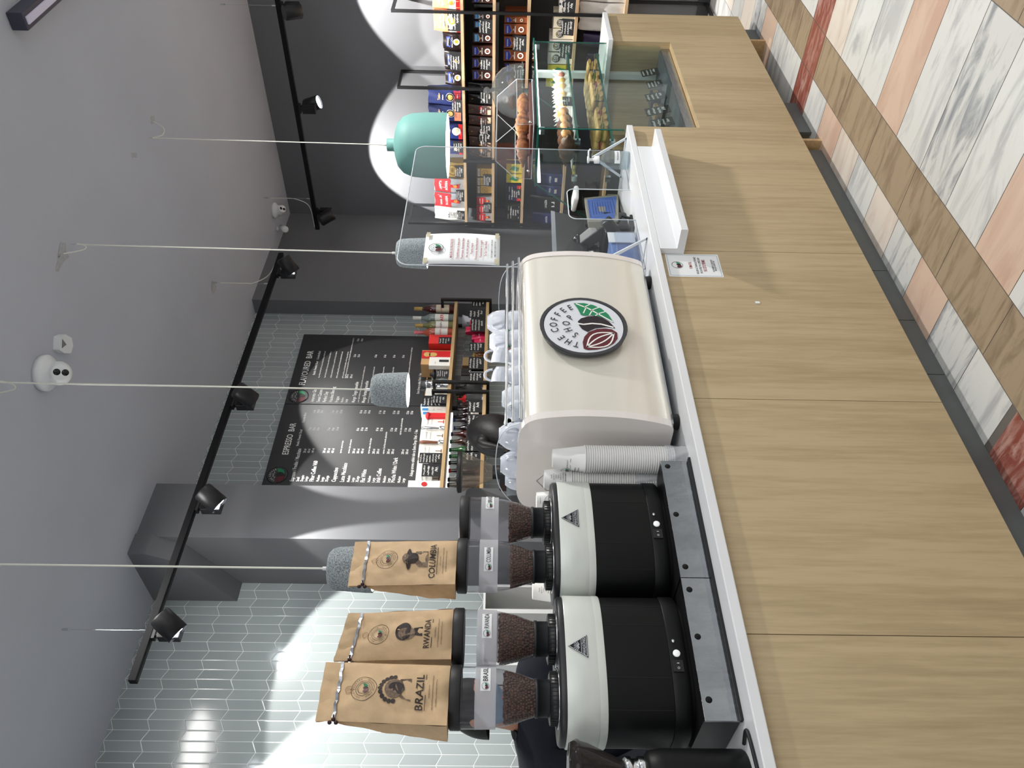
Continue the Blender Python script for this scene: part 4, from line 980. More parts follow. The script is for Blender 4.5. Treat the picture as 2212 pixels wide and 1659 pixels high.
# notice taped to it
t = thing('paper_notice', (2.79, YS-.006, 1.585), 'paper notice with red text MASURI DE PROTECTIE taped to the tall acrylic screen', 'notice')
m = MB(); 
def pn(u, v): return (2.685+.215*u+.004*sin(v*3), YS-.0045-.006*sin(pi*v)*(.4+u*.6), 1.578+.318*v)
m.grid(pn, 6, 14); pb = m.build('sheet', PAPER, t, solid=.0006)
m = MB(); F = Frame(m, (2.79, YS-.0125, 1.578), (1, 0, 0), (0, 0, 1), .0004)
TRD = mat('text_red', (150, 48, 50), .6)
logo(F, 0, .268, .030, 1, disc=False, detail=1, letters=5)
F.text('MASURI DE PROTECTIE', 0, .198, .011, 0, .7, width=.135); F.line([(-.07, .193), (.07, .193)], .0008, 0)
for k, s in enumerate(('Dezinfectam la doua ore', 'Pastreaza distanta fata', 'de cei din jurul tau', 'Poarta masca', 'Foloseste dezinfectantul', 'Functionam in regim', 'To Go / Take Away')): F.text(s, 0, .172-.0195*k, .0095, 0, .62, width=.0064*len(s))
for k, s in enumerate(('ORICINE MERITA O CAFEA BUNA', 'MAI ALES CLIENTII TAI!')): F.text(s, 0, .030-.014*k, .007, 5, .6, width=.0049*len(s))
m.build('printing', [TRD]+LOGO, pb)
m = MB()
for cxx, czz in ((2.70, 1.885), (2.885, 1.885), (2.70, 1.59), (2.885, 1.59)): m.box(cxx-.017, cxx+.017, YS-.0145, YS-.0136, czz-.008, czz+.008)
m.build('tape', thin_glass('tape', (220, 215, 190), .5, .3), pb)
# notice on the wood front
t = thing('smoking_notice', (2.52, 1.861, .72), 'paper notice about smoking stuck on the oak counter front beside the white shelf', 'notice')
a, b, c_, d_ = pY(1436, 549, 1.8612), pY(1550, 550, 1.8612), pY(1446, 597, 1.8612), pY(1564, 599, 1.8612)
m = MB(); m.add([c_, d_, b, a, c_+Vector((0, .0006, 0)), d_+Vector((0, .0006, 0)), b+Vector((0, .0006, 0)), a+Vector((0, .0006, 0))], [(0, 1, 2, 3), (7, 6, 5, 4), (0, 4, 5, 1), (1, 5, 6, 2), (2, 6, 7, 3), (3, 7, 4, 0)]); pb = m.build('sheet', PAPER, t)
m = MB(); ctr = (a+b+c_+d_)/4; F = Frame(m, (ctr.x, 1.8611, ctr.z), (a-c_), (c_-d_), .0003); wd = (a-c_).length; ht = (c_-d_).length
BLU = mat('frame_blue', (110, 140, 165), .6)
for q in ([(-.46*wd, -.47*ht), (.46*wd, -.47*ht), (.46*wd, .47*ht), (-.46*wd, .47*ht), (-.46*wd, -.47*ht)],): F.line(q, .0012, 7)
logo(F, 0, .31*ht, .021, 1, disc=False, detail=0, letters=5)
F.text('FUMATUL', 0, .04*ht, .012, 0, .6); F.text('INCLUSIV AL TIGARII ELECTRONICE', 0, -.06*ht, .009, 5, .5, width=.11); F.text('IN LOCATIILE THE COFFEE SHOP', 0, -.13*ht, .009, 5, .5, width=.10)
F.text('NU ESTE PERMIS', 0, -.22*ht, .014, 0, .6, width=.075); F.text('ORICINE MERITA O CAFEA BUNA', 0, -.36*ht, .007, 5, .5, width=.08); F.text('MAI ALES CLIENTII TAI!', 0, -.40*ht, .007, 5, .5, width=.065)
m.build('printing', [TRD]+LOGO+[mat('ink_grey', (70, 72, 78), .6), BLU], pb)
tag(MB().box(2.318, 2.330, 1.8598, 1.8615, .606, .622).build('tape_scrap', PAPER), 'torn white scrap of tape left on the oak counter front', 'tape scrap')

# sanitiser bottle
BGL = thin_glass('bottle_plastic', (232, 238, 240), .10, .03)
bx, by = 3.45, 1.915
t = thing('sanitizer_bottle', (bx, by, ZT), 'clear pump bottle of hand sanitiser on the white countertop', 'bottle')
MB().lathe([(.0, .001), (.040, .001), (.043, .005), (.0435, .06), (.042, .095), (.034, .118), (.019, .130), (.0165, .134), (.0165, .145)], 32, c=(bx, by, ZT), cap=False).build('bottle', BGL, t)
MB().lathe([(.0, .003), (.041, .003), (.041, .038), (.0, .038)], 32, c=(bx, by, ZT), cap=False).build('liquid', thin_glass('gel', (240, 244, 246), .22), t)
m = MB(); m.lathe([(.018, .142), (.018, .165), (.007, .168), (.007, .188), (.016, .190), (.017, .198), (.0, .200)], 20, c=(bx, by, ZT)); m.tube([(bx, by, ZT+.192), (bx+.028, by-.028, ZT+.193), (bx+.036, by-.036, ZT+.184)], .004, 8); m.build('pump', CAMW, t)
m = MB(); C = Cyl(m, (bx, by), .0441, radians(-125), ZT+.060); m.add([C.P(-.035+.07*i/12, s, 1) for i in range(13) for s in (-.012, .014)], [(2*i, 2*i+2, 2*i+3, 2*i+1) for i in range(12)], 0)
C.text('THE COFFEE SHOP', .002, -.004, .006, 1, .7, width=.045); m.build('label', [PAPER, INKB], t)

# till: monitor seen from behind, arm, base
DG = mat('till_grey', (66, 70, 72), .4); DB = mat('till_black', (26, 28, 30), .35)
t = thing('till_monitor', (3.06, 2.30, ZT), 'dark till monitor on a sloping arm, seen from behind beside the espresso machine', 'monitor')
q = [pY(1195, 456, 2.42), pY(1200, 575, 2.22), pY(1275, 582, 2.20), pY(1262, 470, 2.36)]
nrm = (q[1]-q[0]).cross(q[3]-q[0]).normalized(); 
if nrm.y < 0: nrm = -nrm
m = MB()
def slab(m, q, n_, th, mi=0): m.add(list(q)+[p+n_*th for p in q], [(3, 2, 1, 0), (4, 5, 6, 7), (0, 1, 5, 4), (1, 2, 6, 5), (2, 3, 7, 6), (3, 0, 4, 7)], mi)
slab(m, q, nrm, .035); m.build('display_back', DB, t, bevel=.004)
m = MB(); e = (q[3]-q[0]).normalized(); slab(m, [q[0]-e*.018, q[1]-e*.018, q[1]+e*.012, q[0]+e*.012], nrm, .05); m.build('top_bezel', mat('bezel_light', (120, 124, 130), .35), t)
m = MB(); A = pY(1262, 522, 2.28); B_ = pY(1312, 486, 2.16)
m.tube([A, A.lerp(B_, .5), B_], [.042, .045, .038], 4, smooth=False); m.build('arm', DG, t, bevel=.006)
m = MB(); m.tube([A+Vector((-.07, .02, .01)), A+Vector((.05, .0, .03))], .017, 4, smooth=False); m.build('hinge', DB, t)
m = MB(); m.rbox(B_.x-.12, B_.x+.06, 2.12, 2.32, ZT, 1.085, .015); m.build('base', DB, t)
t = thing('card_reader', (3.10, 2.02, ZT), 'black card reader propped on a cradle beside the blue paper sign', 'card reader')
m = MB(); m.T = Matrix.Translation((3.10, 2.07, 1.065)) @ Matrix.Rotation(radians(28), 4, 'Z') @ Matrix.Rotation(radians(-38), 4, 'X'); m.rbox(-.042, .042, -.055, .055, -.026, .026, .012)
m.build('body', DB, t)
m = MB(); m.T = Matrix.Translation((3.10, 2.07, 1.065)) @ Matrix.Rotation(radians(28), 4, 'Z') @ Matrix.Rotation(radians(-38), 4, 'X'); m.box(-.03, .03, -.02, .045, .0262, .0275); m.build('screen', mat('reader_screen', (120, 126, 132), .15), t)
m = MB(); m.rbox(3.05, 3.16, 2.025, 2.10, ZT, ZT+.012, .006); m.tube([(3.08, 2.05, ZT+.006), (3.09, 2.06, 1.05)], .014, 8); m.tube([(3.13, 2.03, ZT+.008), (3.15, 2.03, 1.02), (3.12, 2.05, 1.04)], .006, 8); m.build('cradle', BLACKP, t)
# blue paper sign in a grey frame
t = thing('counter_sign', (3.22, 2.14, ZT), 'blue printed sheet in a grey tilted frame behind the acrylic screen', 'sign')
q = [pY(1262, 427, 2.22), pY(1270, 479, 2.10), pY(1336, 477, 2.08), pY(1336, 420, 2.20)]
n_ = (q[1]-q[0]).cross(q[3]-q[0]).normalized(); n_ = n_ if n_.y > 0 else -n_
m = MB(); slab(m, q, n_, .03); m.build('frame', mat('frame_grey', (132, 130, 120), .5), t, bevel=.002)
ins = [q[0].lerp(q[2], .09), q[1].lerp(q[3], .06), q[2].lerp(q[0], .10), q[3].lerp(q[1], .08)]
m = MB(); m.add([p-n_*.001 for p in ins], [(0, 1, 2, 3)]); F = Frame(m, (ins[0]+ins[1]+ins[2]+ins[3])/4-n_*.001, ins[0]-ins[1] if (ins[0]-ins[1]).dot(R_) > 0 else ins[1]-ins[0], ins[0]-ins[3], .0006)
if F.n.dot(-n_) < 0: F.l = -F.l
w2, h2 = (ins[0]-ins[1]).length/2, (ins[0]-ins[3]).length/2
F.line([(-.8*w2, -.8*h2), (.8*w2, -.8*h2), (.8*w2, .8*h2), (-.8*w2, .8*h2), (-.8*w2, -.8*h2)], .0016, 1)
for k in range(8): F.scribble(-.6*w2, .6*w2, .55*h2-k*.17*h2, .006, 1)
m.build('sheet', [mat('blue_sheet', (72, 98, 160), .5), mat('navy_print', (38, 48, 92), .6)], t)
# blue pouch holder
t = thing('plastic_tray', (2.92, 2.03, ZT), 'clear tray with a blue sheet and a note beside the espresso machine', 'tray')
m = MB(); m.rbox(2.80, 3.00, 2.03, 2.15, ZT, 1.09, .02); m.build('blue_folder', mat('blue_folder', (92, 120, 172), .35), t)
m = MB(); m.box(2.93, 3.005, 2.022, 2.026, ZT+.01, 1.10); m.build('note', PAPER, t)
m = MB(); m.rbox(2.765, 3.012, 2.012, 2.17, ZT, ZT+.10, .02); m.build('tray_wall', thin_glass('tray_clear', (232, 236, 244), .08), t)
t = thing('receipt_printer', (2.83, 2.32, ZT), 'dark boxy receipt printer with a cable behind the clear tray', 'printer')
MB().rbox(2.72, 2.95, 2.24, 2.42, ZT, 1.13, .012).build('body', mat('printer_dark', (52, 50, 50), .4), t)
cable('cable', [(2.86, 2.25, 1.13), (2.84, 2.22, 1.18), (2.80, 2.20, 1.12), (2.74, 2.22, 1.05)], t, .004, BLACKP)
t = thing('barcode_scanner', (3.35, 2.35, ZT), 'black glossy barcode scanner standing above the blue sign', 'scanner')
m = MB(); m.lathe([(.05, 0), (.05, .012), (.015, .02), (.015, .17), (0, .17)], 20, c=(3.35, 2.35, ZT)); m.build('stand', BLACKP, t)
m = MB(); m.sphere((3.33, 2.33, 1.19), (.055, .07, .035), 18, 10); m.build('head', mat('gloss_black', (14, 14, 16), .1), t)

# ================================================================ GLASS PASTRY CASE
t = thing('pastry_case', (4.2, 2.1, .60), 'glass pastry case set into the counter with green glass edges', 'display case')
CX0, CX1 = 3.70, 4.775
side = [(1.89, .62), (1.89, 1.395), (2.205, 1.395), (2.42, 1.09), (2.42, .62)]
for x in (CX0, CX1-.006):
    m = MB(); m.prism(side, x, x+.006, 'X', 0); m.build('end_glass', GLASS, t)
    m = MB()
    sd = [(1.89, ZT if x < 4 else .62)]+side[1:4]
    m.tube([(x+.003, p[0], p[1]) for p in sd], .0042, 4, smooth=False); m.build('glass_edge', GEDGE, t)
MB().box(CX0+.006, CX1-.006, 1.883, 1.889, .66, 1.395).build('front_glass', GLASS, t)
MB().box(CX0-.006, CX1+.01, 1.875, 2.21, 1.397, 1.405).build('top_glass', GLASS, t)
MB().box(CX0-.006, CX1+.01, 1.872, 1.876, 1.3965, 1.4055).build('top_edge', GEDGE, t)
MB().box(CX0-.010, CX0-.006, 1.876, 2.21, 1.3965, 1.4055).build('top_side_edge', GEDGE, t)
for z, ya in ((1.197, 1.95), (1.022, 1.95)):
    s = MB().box(CX0+.01, CX1-.01, ya, 2.20, z-.004, z+.004).build('glass_shelf', GLASS, t)
    MB().box(CX0+.01, CX1-.01, ya-.0035, ya-.0002, z-.0055, z+.0055).build('shelf_edge', GEDGE, s)
    for x in (CX0+.006, CX1-.026):
        for y in (1.965, 2.17): MB().box(x, x+.02, y-.014, y+.014, z-.014, z+.014).build('clamp', CHROME, s)
for x in (CX0+.006, CX1-.03): MB().box(x, x+.024, 1.895, 1.925, 1.366, 1.394).build('top_clamp', CHROME, t)
m = MB(); m.box(CX0+.01, CX1-.01, 2.405, 2.43, .63, .66); m.build('back_rail', CAMW, t)
MB().box(CX0+.012, 4.05, 2.185, 2.20, 1.372, 1.388).build('lamp_strip', mat('case_lamp', (255, 255, 255), .4, emit=(250, 252, 255), estr=2.5), t)
MB().box(4.70, 4.735, 2.04, 2.075, .66, 1.39).build('back_post', mat('post_white', (214, 218, 220), .35), t)
MB().box(CX0+.02, CX1-.02, 1.90, 1.912, .604, .652).build('steel_kick', STEEL, t)
MB().box(CX0+.005, CX1-.02, 1.912, 2.40, .640, .658).build('deck', mat('deck_grey', (82, 88, 94), .35), t)
m = MB(); m.box(CX0+.03, CX1-.05, 1.915, 1.93, 1.385, 1.392); m.build('light_strip', mat('strip_white', (255, 255, 255), .4, emit=(250, 252, 255), estr=6), t)
lamp('case_light', 'AREA', (4.23, 1.96, 1.38), 3.0, (1, .98, .93), (4.23, 2.06, .9), shape='RECTANGLE', size=.95, size_y=.03)
MB().box(4.735, 4.7745, 1.885, 2.45, .60, .942).box(3.66, 3.664, 1.885, 2.0, .6, .94).build('lining_panel', WOOD, t)

# black chalk cards
CARD = mat('chalk_card', (24, 25, 27), .5)
rc_ = random.Random(5)
def card(x, y, z, w_, h_, rz, label, rx=0, lines=3, group='chalk price cards', d=None):
    """small black card with white handwriting, base centre at (x,y,z), front towards local -Y"""
    t = thing('price_card', (x, y, z), label, 'price card', group)
    T = Matrix.Translation((x, y, z)) @ Matrix.Rotation(rz, 4, 'Z') @ Matrix.Rotation(rx, 4, 'X')
    m = MB(); m.T = T; m.box(-w_/2, w_/2, 0, .002, 0, h_); b = m.build('card', CARD, t)
    m = MB(); o = T @ Vector((0, -.0004, 0)); r = (T.to_3x3() @ Vector((1, 0, 0))); u = (T.to_3x3() @ Vector((0, 0, 1)))
    F = Frame(m, o, r, u, .0004)
    for k in range(lines):
        hh = h_/(lines+.6); y0 = h_-hh*(k+.85); last = k == lines-1
        F.scribble(-w_*(.42 if not last else .1), w_*rc_.uniform(.25, .42), y0, hh*(.62 if not last else .85), 0, rnd=rc_)
    m.build('handwriting', INK, b)
    return t
def card_px(x0, x1, yc, Y, w_, label, rz=0, **k):
    """card whose base is at image column x1 and top at x0, centred on row yc, at distance Y"""
    a, b = pY(x1, yc, Y), pY(x0, yc, Y); return card(a.x, Y, a.z, w_, b.z-a.z, rz, label, **k)
for k, (x0, x1, yc, z) in enumerate(((1360, 1400, 124, 0), (1372, 1408, 152, 0), (1384, 1415, 178, 0), (1380, 1420, 203, 0), (1383, 1430, 233, 0), (1395, 1437, 259, 0))):
    Y = 2.0; p = pY(x1, yc, Y)
    card(p.x, Y, .659, .11, (x1-x0)*.0028, radians(6), ('black chalk card at the far end of the case deck', 'second chalk card from the far end of the case deck', 'black chalk card in the middle of the case deck, just before the tilted one', 'tilted black chalk card in the middle of the case deck', 'second chalk card from the near end of the case deck', 'black chalk card at the near end of the case deck')[k], rx=radians(-12), lines=4, group='chalk cards on the case deck')
for k, x in enumerate((3.80, 3.98, 4.15, 4.33, 4.5)):
    t = thing('wrapped_snack', (x, 2.10, .659), ('small dark wrapped snack on the case deck behind the nearest card', 'kraft wrapped snack on the case deck, second from the near end', 'dark wrapped snack on the case deck behind the middle card', 'kraft wrapped snack on the case deck behind the tilted card', 'dark wrapped snack on the case deck behind the far card')[k], 'snack', 'wrapped snacks on the case deck')
    m = MB(); m.rbox(x-.055, x+.055, 2.06, 2.15, .659, .715, .018); m.build('wrapper', mat('snack_dark', (40, 44, 54), .4) if k % 2 == 0 else mat('snack_kraft', (134, 106, 66), .6, noise=.2, nscale=40), t)
    MB().box(x-.03, x+.03, 2.0565, 2.0595, .672, .70).build('label', mat('snack_label', (176, 150, 96), .5), t)

# pastries: croissants in the acrylic box, cones and sandwiches on the glass shelves
CRO = mat('croissant_crust', (200, 140, 80), .6, c2=(148, 88, 42), nscale=34, bump=1.0, bscale=60)
CHOC = mat('chocolate_cone', (84, 52, 34), .5, noise=.3, nscale=40, bump=.4)
def croissant(x, y, z, L_, ang, label, m_=None, fat=1.0, ridges=7, cat='croissant', group='croissants in the acrylic box'):
    t = thing('croissant' if cat == 'croissant' else 'pastry_cone', (x, y, z), label, cat, group)
    n = 71; pts = []; rad = []
    for i in range(n):
        s = i/(n-1); a = (s-.5)*1.5
        r = fat*(.006+.040*sin(pi*s)**1.1)*(.80+.26*((s*ridges+.5) % 1.0 if s < .5 else 1-((s*ridges+.5) % 1.0)))
        px, py = L_*.5*sin(a)/sin(.75), .03*(1-cos(a))*2
        pts.append((x+px*cos(ang)-py*sin(ang), y+px*sin(ang)+py*cos(ang), z+.045*fat*.85)); rad.append(r)
    MB().tube(pts, rad, 14).build('pastry', m_ or CRO, t)
    return t
AB = 1.408
t = thing('croissant_box', (4.01, 2.05, AB), 'clear acrylic box with sloping lid holding croissants on top of the glass case', 'acrylic box')
bx0, bx1, by0, by1 = 3.75, 4.27, 1.895, 2.20
m = MB(); prof_ = [(by0, AB+.012), (by0, AB+.095), (by0+.10, AB+.200), (by1-.10, AB+.200), (by1, AB+.095), (by1, AB+.012)]
m.prism(prof_, bx0, bx1, 'X', 0); bb = m.build('cover', ACRYL, t)
m = MB()
for x in (bx0, bx1): m.tube([(x, p[0], p[1]) for p in prof_], .0022, 5, closed=True)
for p in prof_: m.tube([(bx0, p[0], p[1]), (bx1, p[0], p[1])], .002, 5)
m.build('cover_edge', AEDGE, bb)
m = MB(); m.box(bx0-.01, bx1+.01, by0-.008, by1+.008, AB, AB+.010); m.build('tray_base', ACRYL, t)
MB().box(bx0+.01, bx1-.01, by0+.01, by1-.01, AB+.0105, AB+.028).build('wooden_base', mat('red_wood', (96, 42, 26), .45, noise=.15, nscale=20, stretch=(1, 1, 8)), t)
for x, y in ((bx0+.02, by0-.004), (bx0-.006, by1-.05)): MB().sphere((x, y, AB+.03), .007, 10, 6).build('screw', CHROME, t)
lb = ('chocolate tipped croissant at the near end of the acrylic box', 'plump croissant in the middle of the acrylic box', 'golden croissant at the far end of the acrylic box')
croissant(3.86, 2.08, AB+.0285, .22, radians(-28), lb[0], mat('croissant_dark', (158, 100, 56), .6, c2=(96, 58, 32), nscale=20, bump=.5), .80)
croissant(4.00, 2.03, AB+.0285, .20, radians(-40), lb[1], None, .88)
croissant(4.16, 1.99, AB+.0285, .20, radians(-20), lb[2], None, .76)
# cake dome
dx, dy = 4.50, 2.07
t = thing('cake_dome', (dx, dy, AB), 'clear cake stand with glass dome on the far end of the case top', 'cake dome')
MB().lathe([(.06, 0), (.055, .006), (.012, .016), (.012, .045), (.03, .052), (.16, .056), (.165, .064), (.0, .064)], 44, c=(dx, dy, AB), cap=False).build('stand', thin_glass('cake_glass', (205, 218, 216), .12), t)
dm = MB().lathe([(.150, .065), (.152, .09), (.145, .13), (.125, .175), (.09, .21), (.045, .230), (.012, .236), (.010, .246), (.020, .256), (.021, .268), (.012, .280), (0, .283)], 44, c=(dx, dy, AB), cap=False).build('dome', thin_glass('dome_glass', (226, 230, 230), .09), t)
for k in range(3):
    a = 2.1*k; t2_ = thing('muffin', (dx+.06*cos(a), dy+.06*sin(a), AB+.0645), ('chocolate muffin under the dome, nearest the front', 'chocolate muffin under the dome, at its far side', 'chocolate muffin under the dome, at its back')[k], 'muffin', 'muffins under the dome')
    c = (dx+.06*cos(a), dy+.06*sin(a), AB+.0645); MB().lathe([(.024, 0), (.034, .035)], 18, c=c).build('paper_case', mat('muffin_paper', (120, 88, 60), .7), t2_)
    MB().lathe([(.034, .035), (.041, .044), (.036, .062), (.018, .074), (0, .076)], 18, c=c).build('muffin_top', CHOC, t2_)
# upper shelf: white paper wrapped pastries then dark cones
PWR = mat('pastry_paper', (238, 238, 236), .6)
BUN = mat('pastry_golden', (214, 170, 104), .5, noise=.2, nscale=40, bump=.3)
rn = random.Random(11)
for k, x in enumerate((4.16, 4.235, 4.31, 4.385, 4.46, 4.54)):
    y = 2.03+rn.uniform(-.015, .015); t = thing('wrapped_pastry', (x, y, 1.201), 'golden pastry in white paper, %s on the upper glass shelf' % ('nearest of the row of six', 'second of the row of six', 'third of the row of six', 'fourth of the row of six', 'fifth of the row of six', 'farthest of the row of six')[k], 'pastry', 'paper wrapped pastries on the upper shelf')
    m = MB(); m.sphere((x, y, 1.24), (.034, .07, .036), 14, 8); m.build('pastry', BUN if k != 5 else mat('ham_roll', (176, 110, 96), .5, noise=.3, nscale=30), t)
    m = MB(); n = 12; vs = []
    for i in range(n):
        a = 2*pi*i/n; r = .05 if i % 2 else .036; vs.append((x+.75*r*cos(a), y+1.6*r*sin(a), 1.262+(.03 if i % 2 else -.008)))
    vs += [(x+.03*cos(2*pi*i/n), y+.06*sin(2*pi*i/n), 1.2015) for i in range(n)]
    m.add(vs, [(i, (i+1) % n, n+(i+1) % n, n+i) for i in range(n)]); m.build('paper_wrap', PWR, t, solid=.0012)
for k, x in enumerate((3.80, 3.885, 3.965, 4.045)):
    t = croissant(x, 2.05, 1.201, .20, radians(78), 'dark chocolate pastry cone, %s on the upper glass shelf' % ('nearest', 'second from the near end', 'third from the near end', 'fourth, beside the white paper pastries')[k], CHOC, .98, 5, 'pastry', 'chocolate cones on the upper shelf')
    MB().sphere((x, 1.965, 1.25), (.028, .02, .026), 12, 8).build('cream_filling', mat('filling_orange', (206, 142, 92), .5, noise=.25, nscale=60), t)
def leaning(name, verts, th, mt, label, cat):
    v = [Vector(p) for p in verts]; n_ = (v[1]-v[0]).cross(v[2]-v[0]).normalized(); m = MB(); slab(m, v[:4], n_, th); return tag(m.build(name, mt), label, cat)
tag(MB().rbox(3.84, 4.12, 1.97, 2.19, 1.2012, 1.2045, .01).build('paper_liner', PWR), 'white paper liner under the dark cones on the upper shelf', 'paper liner')
# lower shelf: baguette sandwiches
SAND = mat('baguette_crust', (196, 158, 96), .55, c2=(150, 108, 58), nscale=18, bump=.5, bscale=60)
FILL = [mat('ham_pink', (196, 96, 100), .5), mat('salad_green', (128, 150, 60), .5), mat('cheese_yellow', (222, 186, 92), .5)]
k = 0
for row_, yy in ((0, 1.995), (1, 2.075)):
    for x in (3.86, 3.935, 4.01, 4.085, 4.20, 4.275, 4.35, 4.46, 4.54, 4.62):
        if row_ == 0 and x in (4.085, 4.54): continue
        z0 = 1.0265 if row_ == 0 else 1.0265
        t = thing('sandwich', (x, yy, z0), 'baguette sandwich, %s from near end of the %s row, lower glass shelf' % (('first', 'second', 'third', 'fourth', 'fifth', 'sixth', 'seventh', 'eighth', 'ninth', 'tenth')[k if row_ == 0 else k-8], ('front', 'rear')[row_]), 'sandwich', 'sandwiches on the lower shelf')
        k += 1
        for s, dz in ((0, .016), (1, .052)):
            m = MB(); rr = .026; m.tube([(x-.008+.01*sin(i), yy-.065+.013*i*10/10, z0+dz+.006*(row_)) for i in range(0, 11)], [rr*(.35+.65*sin(pi*(i+.6)/11.2)**.5)*.98 for i in range(11)], 10)
            m.v = [Vector((p.x, p.y, z0+dz+(p.z-(z0+dz))*.62)) for p in m.v]; m.build('bread', SAND, t)
        m = MB(); m.sphere((x, yy-.005, z0+.034), (.027, .06, .008), 12, 6); m.build('filling', FILL[k % 3], t)
card(4.52, 1.962, 1.0265, .105, .052, 0, 'chalk card by the far sandwiches on the lower shelf', lines=3, group='chalk cards on the glass shelves')
card(4.22, 1.962, 1.0265, .105, .055, 0, 'chalk card in the middle of the lower shelf', lines=3, group='chalk cards on the glass shelves')
card(3.91, 1.962, 1.0265, .105, .055, 0, 'chalk card by the near sandwiches on the lower shelf', lines=3, group='chalk cards on the glass shelves')
card(4.16, 1.962, 1.2015, .105, .05, 0, 'chalk card on the upper glass shelf between cones and white papers', lines=3, group='chalk cards on the glass shelves')
# packets behind the till side of the case
KB = mat('brown_packet', (158, 128, 96), .65, noise=.08, nscale=20)
for k, (p0, th, mt, lb_) in enumerate((
    ((3.60, 2.30, 1.10), .02, KB, 'brown paper packet lying behind the screen near the till'),
    ((3.50, 2.33, 1.075), .02, mat('white_packet', (222, 226, 230), .5), 'white packet with blue marks beside the brown one behind the screen'),
    ((3.42, 2.28, 1.05), .02, KB, 'second brown paper packet closer to the till'),
    ((3.66, 2.26, 1.19), .012, PWR, 'white pointed paper sleeve hanging off the upper shelf'),
    )):
    m = MB(); m.T = Matrix.Translation(p0) @ Matrix.Rotation(radians(25+10*k), 4, 'Z'); m.rbox(-.09, .09, -.04, .04, -th, th, .02)
    tag(m.build('paper_packet', mt), lb_, 'packet', 'packets behind the screen')
t = thing('back_counter', (3.45, 2.36, ZT), 'low ribbed grey appliance with vents behind the acrylic screen', 'appliance')
MB().rbox(3.28, 3.66, 2.22, 2.48, ZT, 1.028, .015).build('body', mat('appliance_grey', (104, 106, 96), .5), t)
m = MB()
for k in range(9):
    m.box(3.31+.035*k, 3.33+.035*k, 2.218, 2.2198, .985, 1.015)
m.build('vents', INKB, t)

# ================================================================ SHELVES ON THE DARK WALL
XF = 6.13
SHZ = [1.905, 1.665, 1.406, 1.052, .69]          # tops of the boards
t = thing('product_shelf', (6.28, 2.9, 0), 'tall shelf unit with black steel frames and pale wood boards on the dark wall', 'shelf unit')
for z in SHZ:
    for a, b in ((1.60, 2.81), (2.81, 4.09)): MB().box(XF+.004, XW-.03, a+.001, b-.001, z-.022, z).build('shelf_board', WOODY, t)
for y, zt_ in ((1.62, 2.44), (2.222, 2.415), (2.805, 2.415), (3.436, 1.905), (4.06, 2.415)):
    m = MB(); w_ = .020
    m.box(XF-.016, XF+.004, y-.01, y+.01, .02, zt_).box(XW-.022, XW-.002, y-.01, y+.01, .02, zt_)
    if zt_ > 2: m.box(XF+.004, XW-.022, y-.01, y+.01, zt_-.02, zt_)
    m.box(XF+.004, XW-.022, y-.01, y+.01, .02, .04); m.build('steel_frame', BLACK, t)
m = MB(); m.box(XW-.03, XW-.024, 1.6, 4.07, .665, 1.883)
m.build('back_board', DARKP, t)
for a, b in ((1.64, 2.2), (2.24, 2.78), (2.83, 3.42), (3.45, 4.04)): MB().box(XW-.031-.02, XW-.031, a, b, 1.62, 1.66).build('light_strip_profile', mat('profile_grey', (150, 152, 154), .4), t)

def xform(x, y, z, rz): return Matrix.Translation((x, y, z)) @ Matrix.Rotation(rz, 4, 'Z')
def pack(kind, x, y, z, w_, h_, d_, rz, label, group, soft=0, seed=0, deco=None, cols=(), name='coffee_pack', cat='coffee pack'):
    """package with its front towards local -Y; soft>0 gives a pillow bag pinched at the top"""
    t = thing(name, (x, y, z), label, cat, group); T = xform(x, y, z, rz); rnd = random.Random(seed); ph = rnd.uniform(0, 6)
    m = MB(); m.T = T
    def dep(v): return d_*(1-soft*max(0, v-.35)/.65)*.5
    def wob(u, v): return (.004*sin(11*u+ph)*sin(9*v+ph*2)) if soft else .001*sin(9*u+ph)
    def sec(u, v):   # u around the perimeter
        dd = max(.004, dep(v)); ww = w_/2*(1+(.03*sin(7*v+ph) if soft else 0))
        a = u*4
        if a < 1: p = (-ww+2*ww*a, -dd-wob(a, v)-(soft*.012*sin(pi*a)*sin(pi*min(1, v*1.1))))
        elif a < 2: p = (ww, -dd+2*dd*(a-1))
        elif a < 3: p = (ww-2*ww*(a-2), dd)
        else: p = (-ww, dd-2*dd*(a-3))
        return (p[0], p[1], h_*v*(1+(.02*sin(5*u*2*pi+ph)*v if soft else 0)))
    nu = 24 if soft else 16; nv = 9 if soft else 4
    m.grid(sec, nu, nv, wrap=True, smooth=bool(soft)); top = [sec(i/nu, 1) for i in range(nu)]; bot = [sec(i/nu, 0) for i in range(nu)]
    m.add(top, [tuple(range(nu))]); m.add(bot, [tuple(range(nu-1, -1, -1))])
    b = m.build('packet', cols[0], t, bevel=0 if soft else .003)
    if deco:
        m = MB(); o = T @ Vector((0, -d_/2-(.014 if soft else .0015), 0)); F = Frame(m, o, T.to_3x3() @ Vector((1, 0, 0)), T.to_3x3() @ Vector((0, 0, 1)), .0005)
        if soft:
            class SF(Frame):
                def P(s, x_, y_, l=1):
                    v = min(1, max(0, y_/h_)); u = min(.999, max(.001, (x_/w_+.5)))/4; p = sec(u, v); return T @ Vector((p[0], p[1]-.0012-.0006*l, p[2]))
            F = SF(m, o, (1, 0, 0), (0, 0, 1))
        deco(F, w_, h_, rnd); m.build('print', list(cols[1:]), b)
    return t
def strips(F, x0, x1, y0, y1, mi, l=1, n=4):
    for i in range(n):
        for j in range(n): F.rect(x0+(x1-x0)*i/n, x0+(x1-x0)*(i+1)/n, y0+(y1-y0)*j/n, y0+(y1-y0)*(j+1)/n, mi, l)
C_ = lambda n, c, r=.4, **k: mat(n, c, r, **k)
